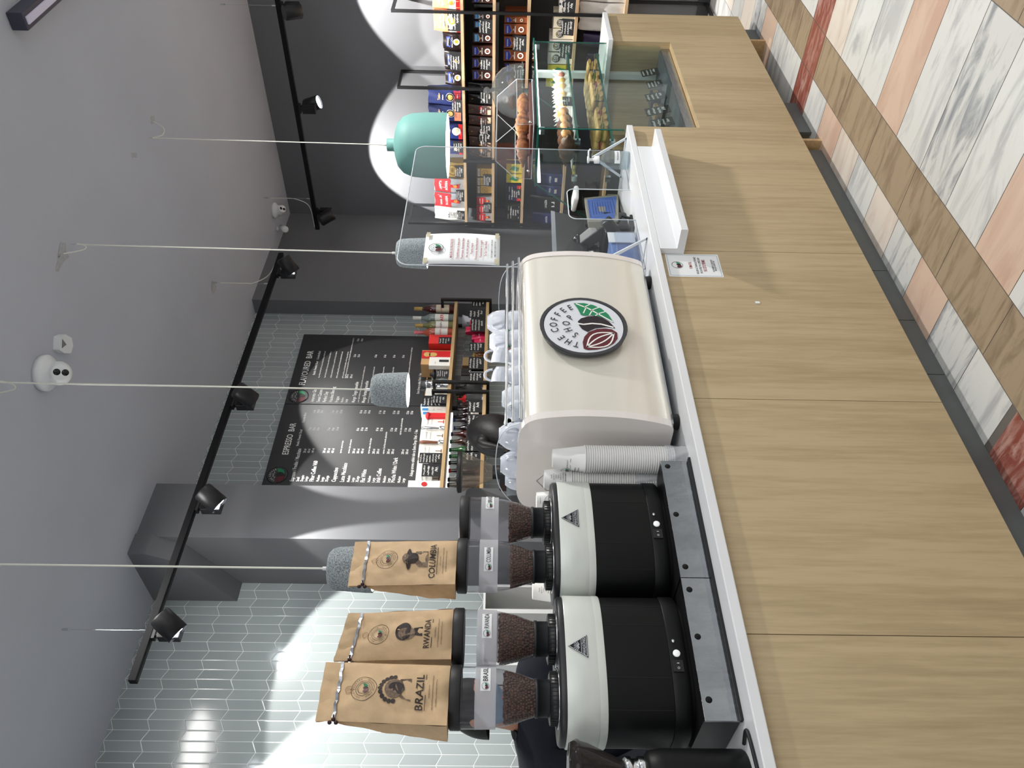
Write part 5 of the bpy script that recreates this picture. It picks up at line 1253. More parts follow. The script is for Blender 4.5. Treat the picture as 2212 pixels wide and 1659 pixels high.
P_WH = C_('print_white', (232, 230, 224)); P_BL = C_('print_blue', (44, 62, 160)); P_LB = C_('print_light_blue', (70, 140, 196)); P_GD = C_('print_gold', (196, 164, 96)); P_CR = C_('print_cream', (214, 200, 176)); P_OR = C_('print_orange', (226, 156, 60))
def d_movenpick(F, w, h, r):
    F.poly([(-w*.36, h*.93), (-w*.36, h*.74), (-w*.1, h*.66), (w*.12, h*.70), (w*.40, h*.76), (w*.40, h*.93)], 1, 2); F.line([(-w*.36, h*.72), (-w*.05, h*.64), (w*.40, h*.74)], w*.03, 3, 3)
    F.text('MÖVENPICK', 0, h*.82, h*.05, 0, .7, width=w*.62, l=4); F.text('DER', 0, h*.56, h*.04, 0, .7, l=3); F.text('HIMMLISCHE', 0, h*.49, h*.045, 0, .7, width=w*.66, l=3)
    F.disc(0, h*.25, w*.27, 0, 2, 20); F.disc(0, h*.25, w*.16, 2, 3, 16); F.line([(0, h*.2), (w*.03, h*.26), (0, h*.30)], w*.03, 3, 4)
def d_bagm(F, w, h, r):
    F.poly([(-w*.30, h*.82), (-w*.34, h*.62), (w*.0, h*.54), (w*.34, h*.62), (w*.30, h*.82)], 1, 2); F.text('MÖVENPICK', 0, h*.70, h*.06, 0, .7, width=w*.5, l=4)
    F.line([(-w*.3, h*.5), (w*.3, h*.5)], h*.03, 0, 3); F.disc(w*.05, h*.26, w*.20, 0, 3, 18); F.disc(w*.05, h*.26, w*.12, 3, 4, 14)
def d_orange(F, w, h, r):
    strips(F, -w*.5, w*.5, 0, h*.16, 1, 1); strips(F, -w*.5, w*.5, h*.16, h*.42, 0, 1); F.disc(w*.05, h*.34, w*.26, 2, 3, 18); F.disc(w*.05, h*.34, w*.17, 3, 4, 16)
    F.line([(-w*.3, h*.62), (w*.32, h*.66)], h*.05, 0, 3); F.line([(-w*.15, h*.74), (w*.25, h*.76)], h*.04, 0, 3)
def d_tchibo(c):
    def f(F, w, h, r):
        strips(F, -w*.5, w*.5, h*.05, h*.25, 1, 1); F.disc(w*.03, h*.36, w*.27, 0, 3, 22); F.disc(w*.03, h*.36, w*.25, 2, 4, 22); F.disc(w*.03, h*.36, w*.17, 3, 5, 16)
        F.text('Tchibo', w*.02, h*.66, h*.07, 3, .8, l=4); F.text('BARISTA', 0, h*.56, h*.035, 0, .8, l=4); F.scribble(-w*.25, w*.25, h*.13, h*.03, 0, 3)
    return f
def d_vergnano(F, w, h, r):
    F.rect(-w*.42, w*.44, h*.06, h*.56, 1, 2); F.rect(-w*.42, w*.44, h*.06, h*.20, 2, 3); F.text('ARABICA', .0, h*.44, h*.07, 0, .7, width=w*.7, l=4); F.text('100%', 0, h*.35, h*.05, 0, .7, l=4); F.scribble(-w*.3, w*.3, h*.27, h*.03, 0, 4); F.text('V', 0, h*.80, h*.08, 3, l=3)
def d_gold(F, w, h, r):
    F.ring(0, h*.48, w*.30, w*.34, 0, 3, 24); F.text('ORO', 0, h*.44, h*.10, 0, .8, width=w*.34, l=4); F.rect(-w*.45, w*.45, h*.80, h*.92, 1, 2); F.text('LAVAZZA', 0, h*.83, h*.06, 2, .8, width=w*.6, l=4)
def d_rossa(F, w, h, r):
    strips(F, -w*.5, w*.5, h*.46, h*.995, 1, 2); F.text('LAVAZZA', 0, h*.76, h*.07, 0, .8, width=w*.66, l=5); F.text('ROSSA', 0, h*.56, h*.08, 0, .8, width=w*.66, l=5)
    F.poly([(-w*.1, h*.46), (w*.1, h*.46), (w*.14, h*.32), (w*.16, h*.18), (-w*.16, h*.18), (-w*.14, h*.32)], 1, 3); F.disc(0, h*.30, w*.12, 2, 4, 14)
def d_bali(F, w, h, r):
    F.rect(-w*.34, w*.34, h*.22, h*.62, 1, 2)
    for k, s in enumerate(('BALI', 'LOFT', 'COFFEE')): F.text(s, 0, h*(.50-.09*k), h*.07, 0, .8, width=w*.5, l=4)
    F.scribble(-w*.3, w*.3, h*.26, h*.03, 0, 3)
def d_idee(F, w, h, r):
    F.disc(0, h*.66, w*.36, 1, 2, 24); F.text('IDEE', 0, h*.65, h*.12, 0, .8, width=w*.54, l=4); F.text('KAFFEE', 0, h*.57, h*.06, 0, .8, width=w*.46, l=4); F.line([(-w*.22, h*.80), (w*.2, h*.80)], h*.02, 2, 4); F.rect(-w*.06, w*.06, h*.14, h*.30, 3, 2)
def d_lavnavy(F, w, h, r):
    F.text('LAVAZZA', 0, h*.76, h*.08, 0, .8, width=w*.7, l=3); F.scribble(-w*.3, w*.3, h*.60, h*.06, 0, 3, rnd=r); F.rect(-w*.48, w*.48, h*.02, h*.30, 1, 2); F.scribble(-w*.3, w*.3, h*.1, h*.06, 0, 3, rnd=r)
def d_black(F, w, h, r):
    F.text('V', 0, h*.8, h*.09, 3, l=3); F.poly([(-w*.1, h*.35), (w*.05, h*.45), (w*.22, h*.40), (w*.05, h*.30)], 0, 3)
def d_plain(F, w, h, r):
    F.text('LAVAZZA', 0, h*.45, h*.07, 0, .8, width=w*.6, l=3); F.rect(-w*.2, w*.2, h*.2, h*.3, 0, 2)
def d_yellow(F, w, h, r): F.poly([(-w*.3, h*.3), (w*.1, h*.2), (w*.3, h*.6), (-w*.1, h*.8)], 3, 2); F.scribble(-w*.3, w*.3, h*.1, h*.08, 0, 3)
def d_purple(F, w, h, r): F.disc(0, h*.34, w*.30, 1, 2, 20, w*.40); F.text('MOVENPICK', 0, h*.33, h*.06, 0, .7, width=w*.5, l=4)
def d_idee_bag(F, w, h, r): F.disc(0, h*.26, w*.36, 1, 2, 24); F.text('IDEE', 0, h*.25, h*.10, 0, .8, width=w*.54, l=4); F.text('KAFFEE', 0, h*.19, h*.05, 0, .8, width=w*.46, l=4)
M = dict(
 orange=(C_('pack_orange', (226, 150, 104), .35), P_WH, RED, P_CR, P_OR), mbag=(C_('pack_black', (30, 22, 22), .25), P_WH, P_BL, MAROON, P_OR), mbr=(C_('pack_brown_dark', (58, 32, 26), .35), P_WH, P_BL, MAROON, P_GD),
 mlb=(C_('pack_brown_deep', (46, 26, 26), .35), P_WH, P_LB, MAROON, P_OR), mo=(C_('pack_copper', (122, 66, 34), .35), P_WH, P_BL, MAROON, P_OR), tchr=(C_('pack_navy', (34, 42, 84), .3), P_WH, C_('band_red', (150, 48, 62)), INKB, P_GD),
 tcho=(C_('pack_navy', (34, 42, 84), .3), P_WH, C_('band_copper', (196, 128, 100)), INKB, P_GD), tchw=(C_('pack_navy2', (36, 48, 104), .3), P_WH, RED, P_WH, P_CR), verg=(C_('pack_umber', (84, 66, 64), .4), P_WH, RED, P_CR, P_GD),
 vergy=(C_('pack_umber', (84, 66, 64), .4), P_WH, P_OR, P_CR, P_GD), gold=(C_('pack_gold', (178, 148, 78), .3, metal=.55), C_('gold_dark', (96, 62, 34)), P_WH, C_('gold_ink', (110, 84, 30))),
 rossa=(C_('pack_silver', (178, 180, 184), .3, metal=.4), P_WH, RED, P_OR), bali=(C_('pack_white', (228, 226, 220), .4), INKB, P_CR), ideeb=(C_('pack_beige', (222, 212, 188), .4), P_WH, INKB, P_GD, P_CR),
 ideew=(C_('pack_offwhite', (214, 208, 202), .4), P_WH, INKB, P_GD, P_LB), lavn=(C_('pack_navy3', (34, 32, 72), .35), P_WH, RED), lavg=(C_('pack_darkgreen', (46, 48, 40), .35), P_WH, C_('card_dark', (30, 30, 30))),
 blk=(C_('pack_black2', (26, 26, 28), .2), P_WH, P_BL, MAROON, P_GD), navy=(C_('pack_navy4', (40, 48, 100), .35), P_WH), yel=(C_('pack_yellow', (216, 200, 62), .4), P_WH, P_BL, P_GD, DGREEN), pur=(C_('pack_purple', (46, 34, 66), .3), P_WH, P_BL), ideeg=(C_('pack_offwhite', (214, 208, 202), .4), P_WH, INKB))
# (kind, deco, soft, image rows of right and left edge, image column of the top) per shelf
items = [
 (0, [('orange', d_orange, .7, -38, -8, 934), ('orange', d_orange, .7, -7, 21, 934), ('orange', d_orange, .7, 23, 71, 937), ('mbag', d_bagm, .6, 74, 110, 957), ('mbag', d_bagm, .6, 112, 150, 960), ('mbag', d_bagm, .6, 152, 186, 962),
      ('tchr', d_tchibo(0), .6, 194, 228, 925), ('tcho', d_tchibo(1), .6, 230, 262, 926), ('tchw', d_tchibo(1), .3, 268, 301, 960), ('tchw', d_tchibo(1), .3, 304, 334, 962), ('gold', d_gold, .6, 352, 384, 950), ('rossa', d_rossa, .6, 387, 417, 938), ('rossa', d_rossa, .6, 419, 449, 939), ('bali', d_bali, .6, 451, 477, 940)]),
 (1, [('mbr', d_movenpick, 0, -34, -14, 1020), ('mbr', d_movenpick, 0, -12, 6, 1020), ('blk', None, 0, 8, 15, 1024), ('mlb', d_movenpick, 0, 26, 42, 1023), ('mlb', d_movenpick, 0, 44, 60, 1024), ('mlb', d_movenpick, 0, 70, 92, 1022), ('mbr', d_movenpick, 0, 98, 121, 1020), ('mbr', d_movenpick, 0, 124, 147, 1020), ('mbr', d_movenpick, 0, 150, 173, 1020),
      ('blk', d_black, .5, 180, 203, 1010), ('blk', d_black, .5, 205, 225, 1012), ('verg', d_vergnano, .5, 228, 248, 1012), ('verg', d_vergnano, .5, 251, 271, 1013), ('verg', d_vergnano, .5, 275, 295, 1012), ('vergy', d_vergnano, .5, 297, 317, 1014), ('vergy', d_vergnano, .5, 319, 339, 1014),
      ('gold', d_gold, 0, 363, 381, 1030), ('gold', d_gold, 0, 383, 400, 1030), ('gold', d_gold, 0, 401, 417, 1030), ('rossa', d_rossa, 0, 425, 441, 1030), ('rossa', d_rossa, 0, 443, 459, 1030), ('rossa', d_rossa, 0, 460, 476, 1030)]),
 (2, [('mo', d_movenpick, 0, 34, 47, 1090), ('mo', d_movenpick, 0, 49, 73, 1089), ('mo', d_movenpick, 0, 77, 102, 1089), ('mo', d_movenpick, 0, 105, 130, 1088), ('mbr', d_movenpick, 0, 133, 156, 1089), ('mbr', d_movenpick, 0, 158, 178, 1089), ('yel', d_yellow, 0, 352, 372, 1094), ('yel', d_yellow, 0, 374, 393, 1094), ('lavn', d_lavnavy, 0, 398, 415, 1094), ('lavn', d_lavnavy, 0, 416, 432, 1094), ('lavg', d_lavnavy, 0, 440, 455, 1092), ('lavg', d_lavnavy, 0, 457, 473, 1091)]),
 (3, [('ideew', d_idee, 0, -40, -22, 1212), ('ideew', d_idee, 0, -18, 2, 1212), ('ideew', d_idee, 0, 6, 24, 1212), ('ideeb', d_idee, 0, 32, 56, 1196), ('ideeb', d_idee, 0, 57, 80, 1194), ('ideew', d_idee, 0, 81, 107, 1187), ('ideew', d_idee, 0, 109, 134, 1184), ('yel', d_yellow, 0, 136, 158, 1184), ('yel', d_yellow, 0, 160, 184, 1180), ('navy', d_plain, .5, 372, 396, 1160), ('navy', d_plain, .5, 398, 420, 1160), ('blk', d_plain, .6, 422, 452, 1145), ('navy', d_plain, .4, 458, 482, 1150)]),
 (4, [('ideeg', None, .6, -24, -2, 1254), ('ideeg', None, .6, 0, 26, 1254), ('ideeg', d_idee_bag, .6, 33, 62, 1252), ('pur', d_purple, .6, 70, 98, 1262), ('pur', d_purple, .6, 112, 140, 1268)]),
]
ORD = ['first', 'second', 'third', 'fourth', 'fifth', 'sixth', 'seventh', 'eighth', 'ninth', 'tenth', 'eleventh', 'twelfth', 'thirteenth', 'fourteenth', 'fifteenth', 'sixteenth', 'seventeenth', 'eighteenth', 'nineteenth', 'twentieth', 'twenty-first', 'twenty-second', 'twenty-third']
DESC = dict(orange='orange and white coffee bag with red foot', mbag='black coffee bag with blue print', mbr='dark brown coffee brick with blue print', mlb='dark brown coffee brick with light blue print', mo='copper brown coffee brick with blue print', tchr='navy bag with round seal and red band', tcho='navy bag with round seal and copper band', tchw='navy and red pack with white disc', verg='brown coffee pack with red label', vergy='brown coffee pack with yellow label', gold='gold coffee pack with round mark', rossa='red and silver coffee pack', bali='white coffee bag with square print', ideeb='beige coffee brick with black disc', ideew='off-white coffee brick with black disc', lavn='navy and red coffee pack', lavg='dark green coffee pack', blk='black coffee pack', navy='navy blue coffee bag', yel='yellow coffee pack', pur='dark purple coffee bag with blue oval', ideeg='off-white coffee bag')
SN = ['top board', 'second board', 'third board', 'fourth board', 'lowest board']
for si, lst in items:
    z = SHZ[si]; n = len(lst)
    for k, (kind, deco, soft, ya, yb, xt) in enumerate(lst):
        X = 6.175; a = pX(1000, ya, X).y; b = pX(1000, yb, X).y; h = pX(xt, (ya+yb)/2, X).z-z
        d_ = .10 if soft else .085
        pack(kind, X+d_/2, (a+b)/2, z+.0005, abs(b-a)*.97, max(.12, h), d_, -pi/2, '%s, %s from left, %s, dark wall' % (DESC[kind], ORD[n-1-k], SN[si]), 'coffee packs on the %s' % SN[si], soft, int(ya*7+si*100), deco, M[kind])
        if not soft and kind in ('mbr', 'mo', 'mlb', 'ideew', 'ideeb'):
            pack(kind, X+.19, (a+b)/2, z+.0005, abs(b-a)*.95, max(.12, h)-.005, .085, -pi/2, '%s behind %s pack from left, %s' % (DESC[kind], ORD[n-1-k], SN[si]), 'coffee packs in the second row of the %s' % SN[si], 0, 5, None, M[kind])
cards_ = [(0, 48, .16, .10), (0, 137, .15, .095), (0, 233, .11, .09), (0, 322, .10, .09), (0, 375, .11, .08), (0, 427, .11, .075), (0, 469, .09, .07), (1, 60, .11, .11), (1, 141, .10, .10), (1, 213, .11, .10), (1, 282, .10, .10), (1, 300, .09, .12), (1, 393, .11, .075), (1, 452, .10, .075), (2, 95, .12, .11), (2, 160, .09, .09), (2, 420, .09, .09), (2, 460, .09, .10), (3, 12, .10, .12), (3, 57, .12, .10), (3, 108, .12, .11), (3, 170, .09, .09)]
cnt = {}
for si, yr, w_, h_ in cards_:
    cnt[si] = cnt.get(si, 0)+1
    y = pX(1000, yr, 6.135).y
    card(6.158, y, SHZ[si]+.0005, w_, h_, -pi/2, 'black chalk price card, %s of the dark wall shelves, %s from the right' % (SN[si], ORD[cnt[si]-1]), rx=radians(-10), lines=4, group='chalk price cards on the wall shelves')

# ================================================================ SHELVES UNDER THE MENU
YF = 3.93
t = thing('back_bar_shelf', (3.9, 4.06, 1.64), 'two level wall shelf with pale boards and black frames under the menu board', 'shelf')
ZB = [1.928, 1.683]
for z in ZB: MB().box(2.89, 4.885, YF+.002, 4.195, z-.022, z).build('shelf_board', WOODX, t)
for x in (3.865, 3.955, 4.865, 2.95):
    m = MB(); m.box(x-.01, x+.01, YF-.018, YF+.002, 1.64, 2.035).box(x-.01, x+.01, 4.175, 4.195, 1.64, 2.035).box(x-.01, x+.01, YF, 4.18, 2.015, 2.035).box(x-.01, x+.01, YF, 4.18, 1.64, 1.66)
    m.build('steel_frame', BLACK, t)
MB().box(2.9, 3.85, 4.12, 4.15, 1.895, 1.905).build('light_strip', mat('led_white', (255, 255, 255), .4, emit=(250, 252, 255), estr=3), t)
def bx(name, x, z, w_, h_, d_, col_, label, cat, group=None, deco=None, cols=(), yo=.03, rz=0):
    return pack('b', x, YF+yo+d_/2, z+.0005, w_, h_, d_, rz, label, group, 0, int(x*100), deco, (col_,)+tuple(cols), name, cat)
def px2(x, yr, Y=YF+.03): return pY(x, yr, Y)
def bottle(yr, xt, zi, body, r, glass, cap, label, lab=None, name='bottle', cat='bottle', group='bottles under the menu', wine=False, Y=YF+.10):
    p = pY(xt, yr, Y); z = ZB[zi]+.0005; h = p.z-z; t = thing(name, (p.x, Y, z), label, cat, group); c = (p.x, Y, z)
    pr = [(r*.9, 0), (r, .006), (r, h*.55), (r*.9, h*.63), (r*.42, h*.74), (r*.34, h*.80), (r*.34, h*.97)] if wine else [(r*.9, 0), (r, .006), (r, h*.5), (r*.85, h*.62), (r*.5, h*.78), (r*.42, h*.94)]
    MB().lathe(pr, 18, c=c, cap=True).build('glass_body', glass, t)
    MB().lathe([(r*.42, h*.80), (r*.42, h), (0, h)] if wine else [(r*.5, h*.93), (r*.5, h), (0, h)], 14, c=c).build('cap', cap, t)
    if lab:
        m = MB(); C = Cyl(m, c, r*1.012, radians(-125), z+h*.30)
        m.add([C.P(r*(-1.1+2.2*i/8), s, 1) for i in range(9) for s in (-h*.16, h*.16)], [(2*i, 2*i+2, 2*i+3, 2*i+1) for i in range(8)], 0)
        if len(lab) > 2: C.text(lab[2], 0, -h*.04, h*.08, 1, .7, width=r*1.6)
        else: C.scribble(-r*.8, r*.8, 0, h*.06, 1)
        m.build('label', [lab[0], lab[1]], t)
    return t
G = lambda n, c: mat(n, c, .08, spec=.7, coat=.4)
bottle(667, 895, 0, 0, .036, G('glass_wine', (74, 22, 20)), P_GD, 'dark red wine bottle at the far end of the top board under the menu', (P_CR, RED), wine=True)
bottle(687, 892, 0, 0, .036, G('glass_grey', (120, 134, 130)), P_WH, 'clear glass bottle with white neck label, second from the far end', (P_WH, RED, 'AER'), wine=True)
bottle(703, 897, 0, 0, .036, G('glass_olive', (124, 122, 78)), P_GD, 'pale olive wine bottle, third from the far end under the menu', (P_WH, INKB), wine=True)
bottle(718, 895, 0, 0, .036, G('glass_rose', (176, 84, 62)), C_('cap_pink', (176, 90, 96)), 'rose wine bottle behind the red gift bag', (P_WH, RED), wine=True)
def xat(yr, Y=YF+.03): return pY(980, yr, Y).x
bx('gift_bag', xat(733), ZB[0], .10, .17, .07, C_('gift_red', (206, 42, 38), .35), 'small shiny red gift bag on the top board beside the wine bottles', 'gift bag')
card(xat(738), YF+.02, ZB[0]+.0005, .075, .095, 0, 'chalk card in front of the red gift bag', lines=4)
def d_box(F, w, h, r): F.rect(-w*.1, w*.44, 0, h*.995, 1, 2); F.disc(w*.18, h*.62, w*.14, 2, 3, 12, w*.2); F.disc(w*.18, h*.82, w*.16, 2, 3, 12, w*.16)
bx('kraft_box', xat(764), ZB[0], .155, .215, .13, C_('kraft_box', (196, 154, 106), .6), 'kraft and red carton with a figure eight drawing on the top board', 'box', None, d_box, (P_WH, RED, P_GD), yo=.07)
def d_phone(F, w, h, r): F.rect(-w*.1, w*.16, h*.06, h*.52, 1, 2); F.line([(-w*.3, h*.7), (-w*.1, h*.7)], h*.03, 2, 2)
bx('white_box', xat(783), ZB[0], .09, .15, .04, P_WH, 'white box with a dark device picture in front of the kraft carton', 'box', None, d_phone, (P_WH, C_('dev_dark', (44, 46, 50)), C_('grey_print', (170, 168, 168))), yo=.02)
t = thing('metal_kettle', (xat(806, YF+.1), YF+.12, ZB[0]), 'silver metal dripper set with black lid on the top board', 'dripper')
c = (xat(806, YF+.1), YF+.12, ZB[0]+.0005); MB().lathe([(.035, 0), (.038, .005), (.038, .11), (.0, .11)], 22, c=c).build('body', CHROME, t); MB().lathe([(.04, .11), (.04, .12), (.015, .13), (.012, .145), (0, .147)], 22, c=c).build('lid', BLACKP, t)
card(xat(811), YF+.012, ZB[0]+.0005, .075, .085, 0, 'chalk card in front of the silver dripper', lines=5)
t = thing('striped_tin', (xat(829, YF+.1), YF+.12, ZB[0]), 'silver banded canister between the black frames on the top board', 'canister')
c = (xat(829, YF+.1), YF+.12, ZB[0]+.0005); m = MB(); m.lathe([(.04, 0), (.04, .20), (0, .20)], 22, c=c); 
for k in range(4): m.lathe([(.0405, .05+.035*k), (.0415, .055+.035*k), (.0405, .06+.035*k)], 22, c=c, cap=False)
m.build('body', CHROME, t)
bx('white_box', xat(852, YF+.1), ZB[0], .10, .16, .10, P_WH, 'white box with black knob just beside the double frame', 'box', None, None, (), yo=.09)
card(xat(869), YF+.02, ZB[0]+.0005, .10, .165, 0, 'big black card with round print leaning at the nearer half of the top board', lines=6)
card(xat(867), YF+.008, ZB[0]+.0005, .085, .10, 0, 'small chalk card in front of the big black card', lines=4)
def d_straw(F, w, h, r): F.rect(-w*.3, w*.3, h*.75, h*.97, 1, 2); F.scribble(-w*.3, w*.3, h*.5, h*.06, 2, 2); F.line([(0, h*.2), (0, h*.4)], w*.06, 3, 3)
for k, yr in enumerate((882, 890, 898)): bx('slim_box', xat(yr, YF+.12), ZB[0], .04, .185-.008*k, .10, P_WH, 'slim white box with blue top, %s of three beside the big black card' % ('first', 'second', 'third')[k], 'box', 'slim blue topped boxes', d_straw, (P_WH, P_LB, P_CR, RED), yo=.10)
MB_ = MB().sphere((xat(897), YF+.04, ZB[0]+.12), (.03, .02, .018), 10, 6); tag(MB_.box(xat(897)-.02, xat(897)+.02, YF+.03, YF+.05, ZB[0]+.0005, ZB[0]+.12).build('red_scoop', RED), 'bright red handle standing between the slim boxes and the white cartons', 'handle')
def d_wb(F, w, h, r): F.scribble(-w*.3, w*.3, h*.7, h*.10, 1, 2, rnd=r); F.scribble(-w*.3, w*.3, h*.55, h*.06, 1, 2, rnd=r); F.line([(-w*.0, h*.08), (0, h*.32)], w*.05, 2, 2); F.line([(-w*.14, h*.08), (w*.14, h*.08)], w*.05, 2, 2)
for k, yr in enumerate((912, 942, 975, 1010, 1035)):
    bx('white_carton', xat(yr, YF+.05), ZB[0], .11, .160, .09, P_WH, 'white accessory carton with grey sketch, %s from the far end of its row' % ORD[k], 'box', 'white accessory cartons', d_wb, (P_WH, C_('grey_print', (170, 168, 168)), RED if k == 0 else C_('print_brown', (110, 76, 60))), yo=.05)
for k, (yr, mt) in enumerate(((927, CHROME), (957, C_('tamper_wood', (120, 76, 56))))):
    p = xat(yr); tt = thing('coffee_tamper', (p, YF+.025, ZB[0]), ('steel tamper standing between the white cartons', 'tamper with brown wooden handle standing between the white cartons')[k], 'tamper')
    MB().lathe([(.016, 0), (.016, .03), (.006, .04)], 14, c=(p, YF+.025, ZB[0]+.0005)).build('base', CHROME, tt); MB().lathe([(.008, .04), (.010, .08), (.013, .13), (.008, .155), (0, .16)], 14, c=(p, YF+.025, ZB[0]+.0005)).build('handle', mt, tt)
card(xat(994), YF+.012, ZB[0]+.0005, .085, .145, 0, 'tall chalk card with many lines near the column end of the top board', lines=7)
card(xat(1020), YF+.012, ZB[0]+.0005, .10, .12, 0, 'chalk card closest to the grey column on the top board', lines=4)
bx('white_carton', xat(1047, YF+.03), ZB[0], .06, .20, .09, P_WH, 'white carton with a red dot at the column end of the top board', 'box', None, lambda F, w, h, r: F.disc(0, h*.5, w*.3, 2, 2, 14), (P_WH, P_CR, RED), yo=.03)
# lower board
for k, (yr, h_, w_, lb) in enumerate(((658, .11, .08, 'chalk card at the far end of the lower board'), (680, .13, .10, 'chalk card below the white cup, second from the far end'), (704, .11, .16, 'wide chalk card in front of the pink packets'), (752, .11, .09, 'chalk card in front of the glass jugs'), (787, .11, .13, 'chalk card in front of the kraft boxes on the lower board'), (817, .10, .09, 'chalk card in front of the dark grey box'))):
    card(xat(yr), YF+.012, ZB[1]+.0005, w_, h_, 0, lb+' under the menu', lines=4)
t = thing('paper_cone_cup', (xat(692, YF+.14), YF+.15, ZB[1]), 'white ceramic dripper cone on the lower board', 'dripper')
c = (xat(692, YF+.14), YF+.15, ZB[1]+.0005); MB().lathe([(.02, 0), (.025, .10), (.055, .185), (.052, .185), (.02, .1)], 24, c=c, cap=False).build('cone', CER, t); m = MB(); m.tube([(c[0]-.03, c[1]-.02, c[2]+.15), (c[0]-.055, c[1]-.045, c[2]+.145), (c[0]-.05, c[1]-.04, c[2]+.11), (c[0]-.027, c[1]-.02, c[2]+.10)], .005, 6); m.build('handle', CER, t)
PINK = C_('pack_pink', (206, 40, 84), .25)
for k, (yr, h_) in enumerate(((697, .12), (712, .15), (728, .10), (738, .08))):
    pack('p', xat(yr, YF+.08), YF+.09, ZB[1]+.0005, .055, h_, .06, 0, 'bright pink wrapped sweet packet, %s from the far end of the lower board' % ORD[k], 'pink packets on the lower board', .5, k, lambda F, w, h, r: F.scribble(-w*.3, w*.3, h*.4, h*.12, 0, 3, rnd=r), (PINK, P_WH), 'sweet_packet', 'sweet packet')
for k, (yr, h_, r_) in enumerate(((737, .15, .028), (752, .16, .026), (770, .17, .034))):
    x_ = xat(yr, YF+.15); t = thing('glass_jug', (x_, YF+.17, ZB[1]), ('small clear glass jug behind the pink packets', 'clear glass carafe behind the middle chalk card', 'clear round glass carafe beside the kraft box')[k], 'glass jug', 'glass jugs on the lower board')
    MB().lathe([(r_*.9, .001), (r_, .01), (r_, h_*.5), (r_*.5, h_*.7), (r_*.6, h_)], 18, c=(x_, YF+.17, ZB[1]), cap=False).build('bowl', thin_glass('jug_glass', (220, 226, 226), .12), t)
bx('kraft_box', xat(780, YF+.1), ZB[1], .09, .16, .09, C_('kraft_box2', (146, 122, 84), .6), 'small kraft box with a drawn outline on the lower board', 'box', None, lambda F, w, h, r: F.line([(-w*.3, h*.3), (-w*.3, h*.7), (w*.1, h*.7), (w*.1, h*.3), (-w*.3, h*.3)], .002, 0), (INKB,), yo=.10)
for k, yr in enumerate((763, 772)):
    x_ = xat(yr, YF+.06); t = thing('spice_jar', (x_, YF+.07, ZB[1]), ('small amber jar on the lower board, farther one', 'small amber jar on the lower board, nearer one')[k], 'jar', 'amber jars')
    MB().lathe([(.018, 0), (.02, .01), (.02, .06), (.014, .068)], 14, c=(x_, YF+.07, ZB[1]+.0005)).build('glass_body', G('glass_amber', (140, 92, 50)), t); MB().lathe([(.017, .068), (.017, .085), (0, .085)], 14, c=(x_, YF+.07, ZB[1]+.0005)).build('lid', P_GD, t)
bx('dark_box', xat(802, YF+.1), ZB[1], .07, .165, .09, C_('box_black', (34, 34, 32), .5), 'black square box with pale ring mark on the lower board', 'box', None, lambda F, w, h, r: F.ring(0, h*.6, w*.1, w*.15, 0, 2, 14), (P_WH,), yo=.10)
bx('dark_box', xat(820, YF+.1), ZB[1], .11, .20, .10, C_('box_grey', (74, 74, 74), .5), 'plain dark grey box at the middle of the lower board', 'box', None, None, (), yo=.11)
for k, yr in enumerate((798, 810)): bx('silver_tin', xat(yr, YF+.02), ZB[1], .045, .09, .03, CHROME, ('small silver tin behind the chalk cards, farther one', 'small silver tin behind the chalk cards, nearer one')[k], 'tin', 'silver tins', None, (), yo=.022)
def press(yr, lidc, label):
    x_ = xat(yr, YF+.1); t = thing('french_press', (x_, YF+.11, ZB[1]), label, 'french press', 'french presses'); c = (x_, YF+.11, ZB[1]+.0005)
    MB().lathe([(.032, .008), (.032, .12)], 20, c=c, cap=False).build('beaker', thin_glass('press_glass', (200, 202, 202), .12), t)
    m = MB(); m.lathe([(.034, 0), (.034, .01), (.033, .01)], 20, c=c)
    for a in range(4): q = a*pi/2+.5; m.tube([(c[0]+.034*cos(q), c[1]+.034*sin(q), c[2]), (c[0]+.034*cos(q), c[1]+.034*sin(q), c[2]+.12)], .0025, 5)
    m.build('cage', CHROME, t); MB().lathe([(.035, .12), (.030, .135), (.008, .15), (.006, .165), (.010, .175), (0, .178)], 20, c=c).build('lid', lidc, t)
press(838, BLACKP, 'french press with black lid between the black frames on the lower board'); press(860, RED, 'french press with red lid on the lower board')
GD_ = G('glass_dark', (38, 24, 20)); GN = G('glass_green', (24, 96, 34)); NV = C_('cap_blue', (40, 60, 130)); 
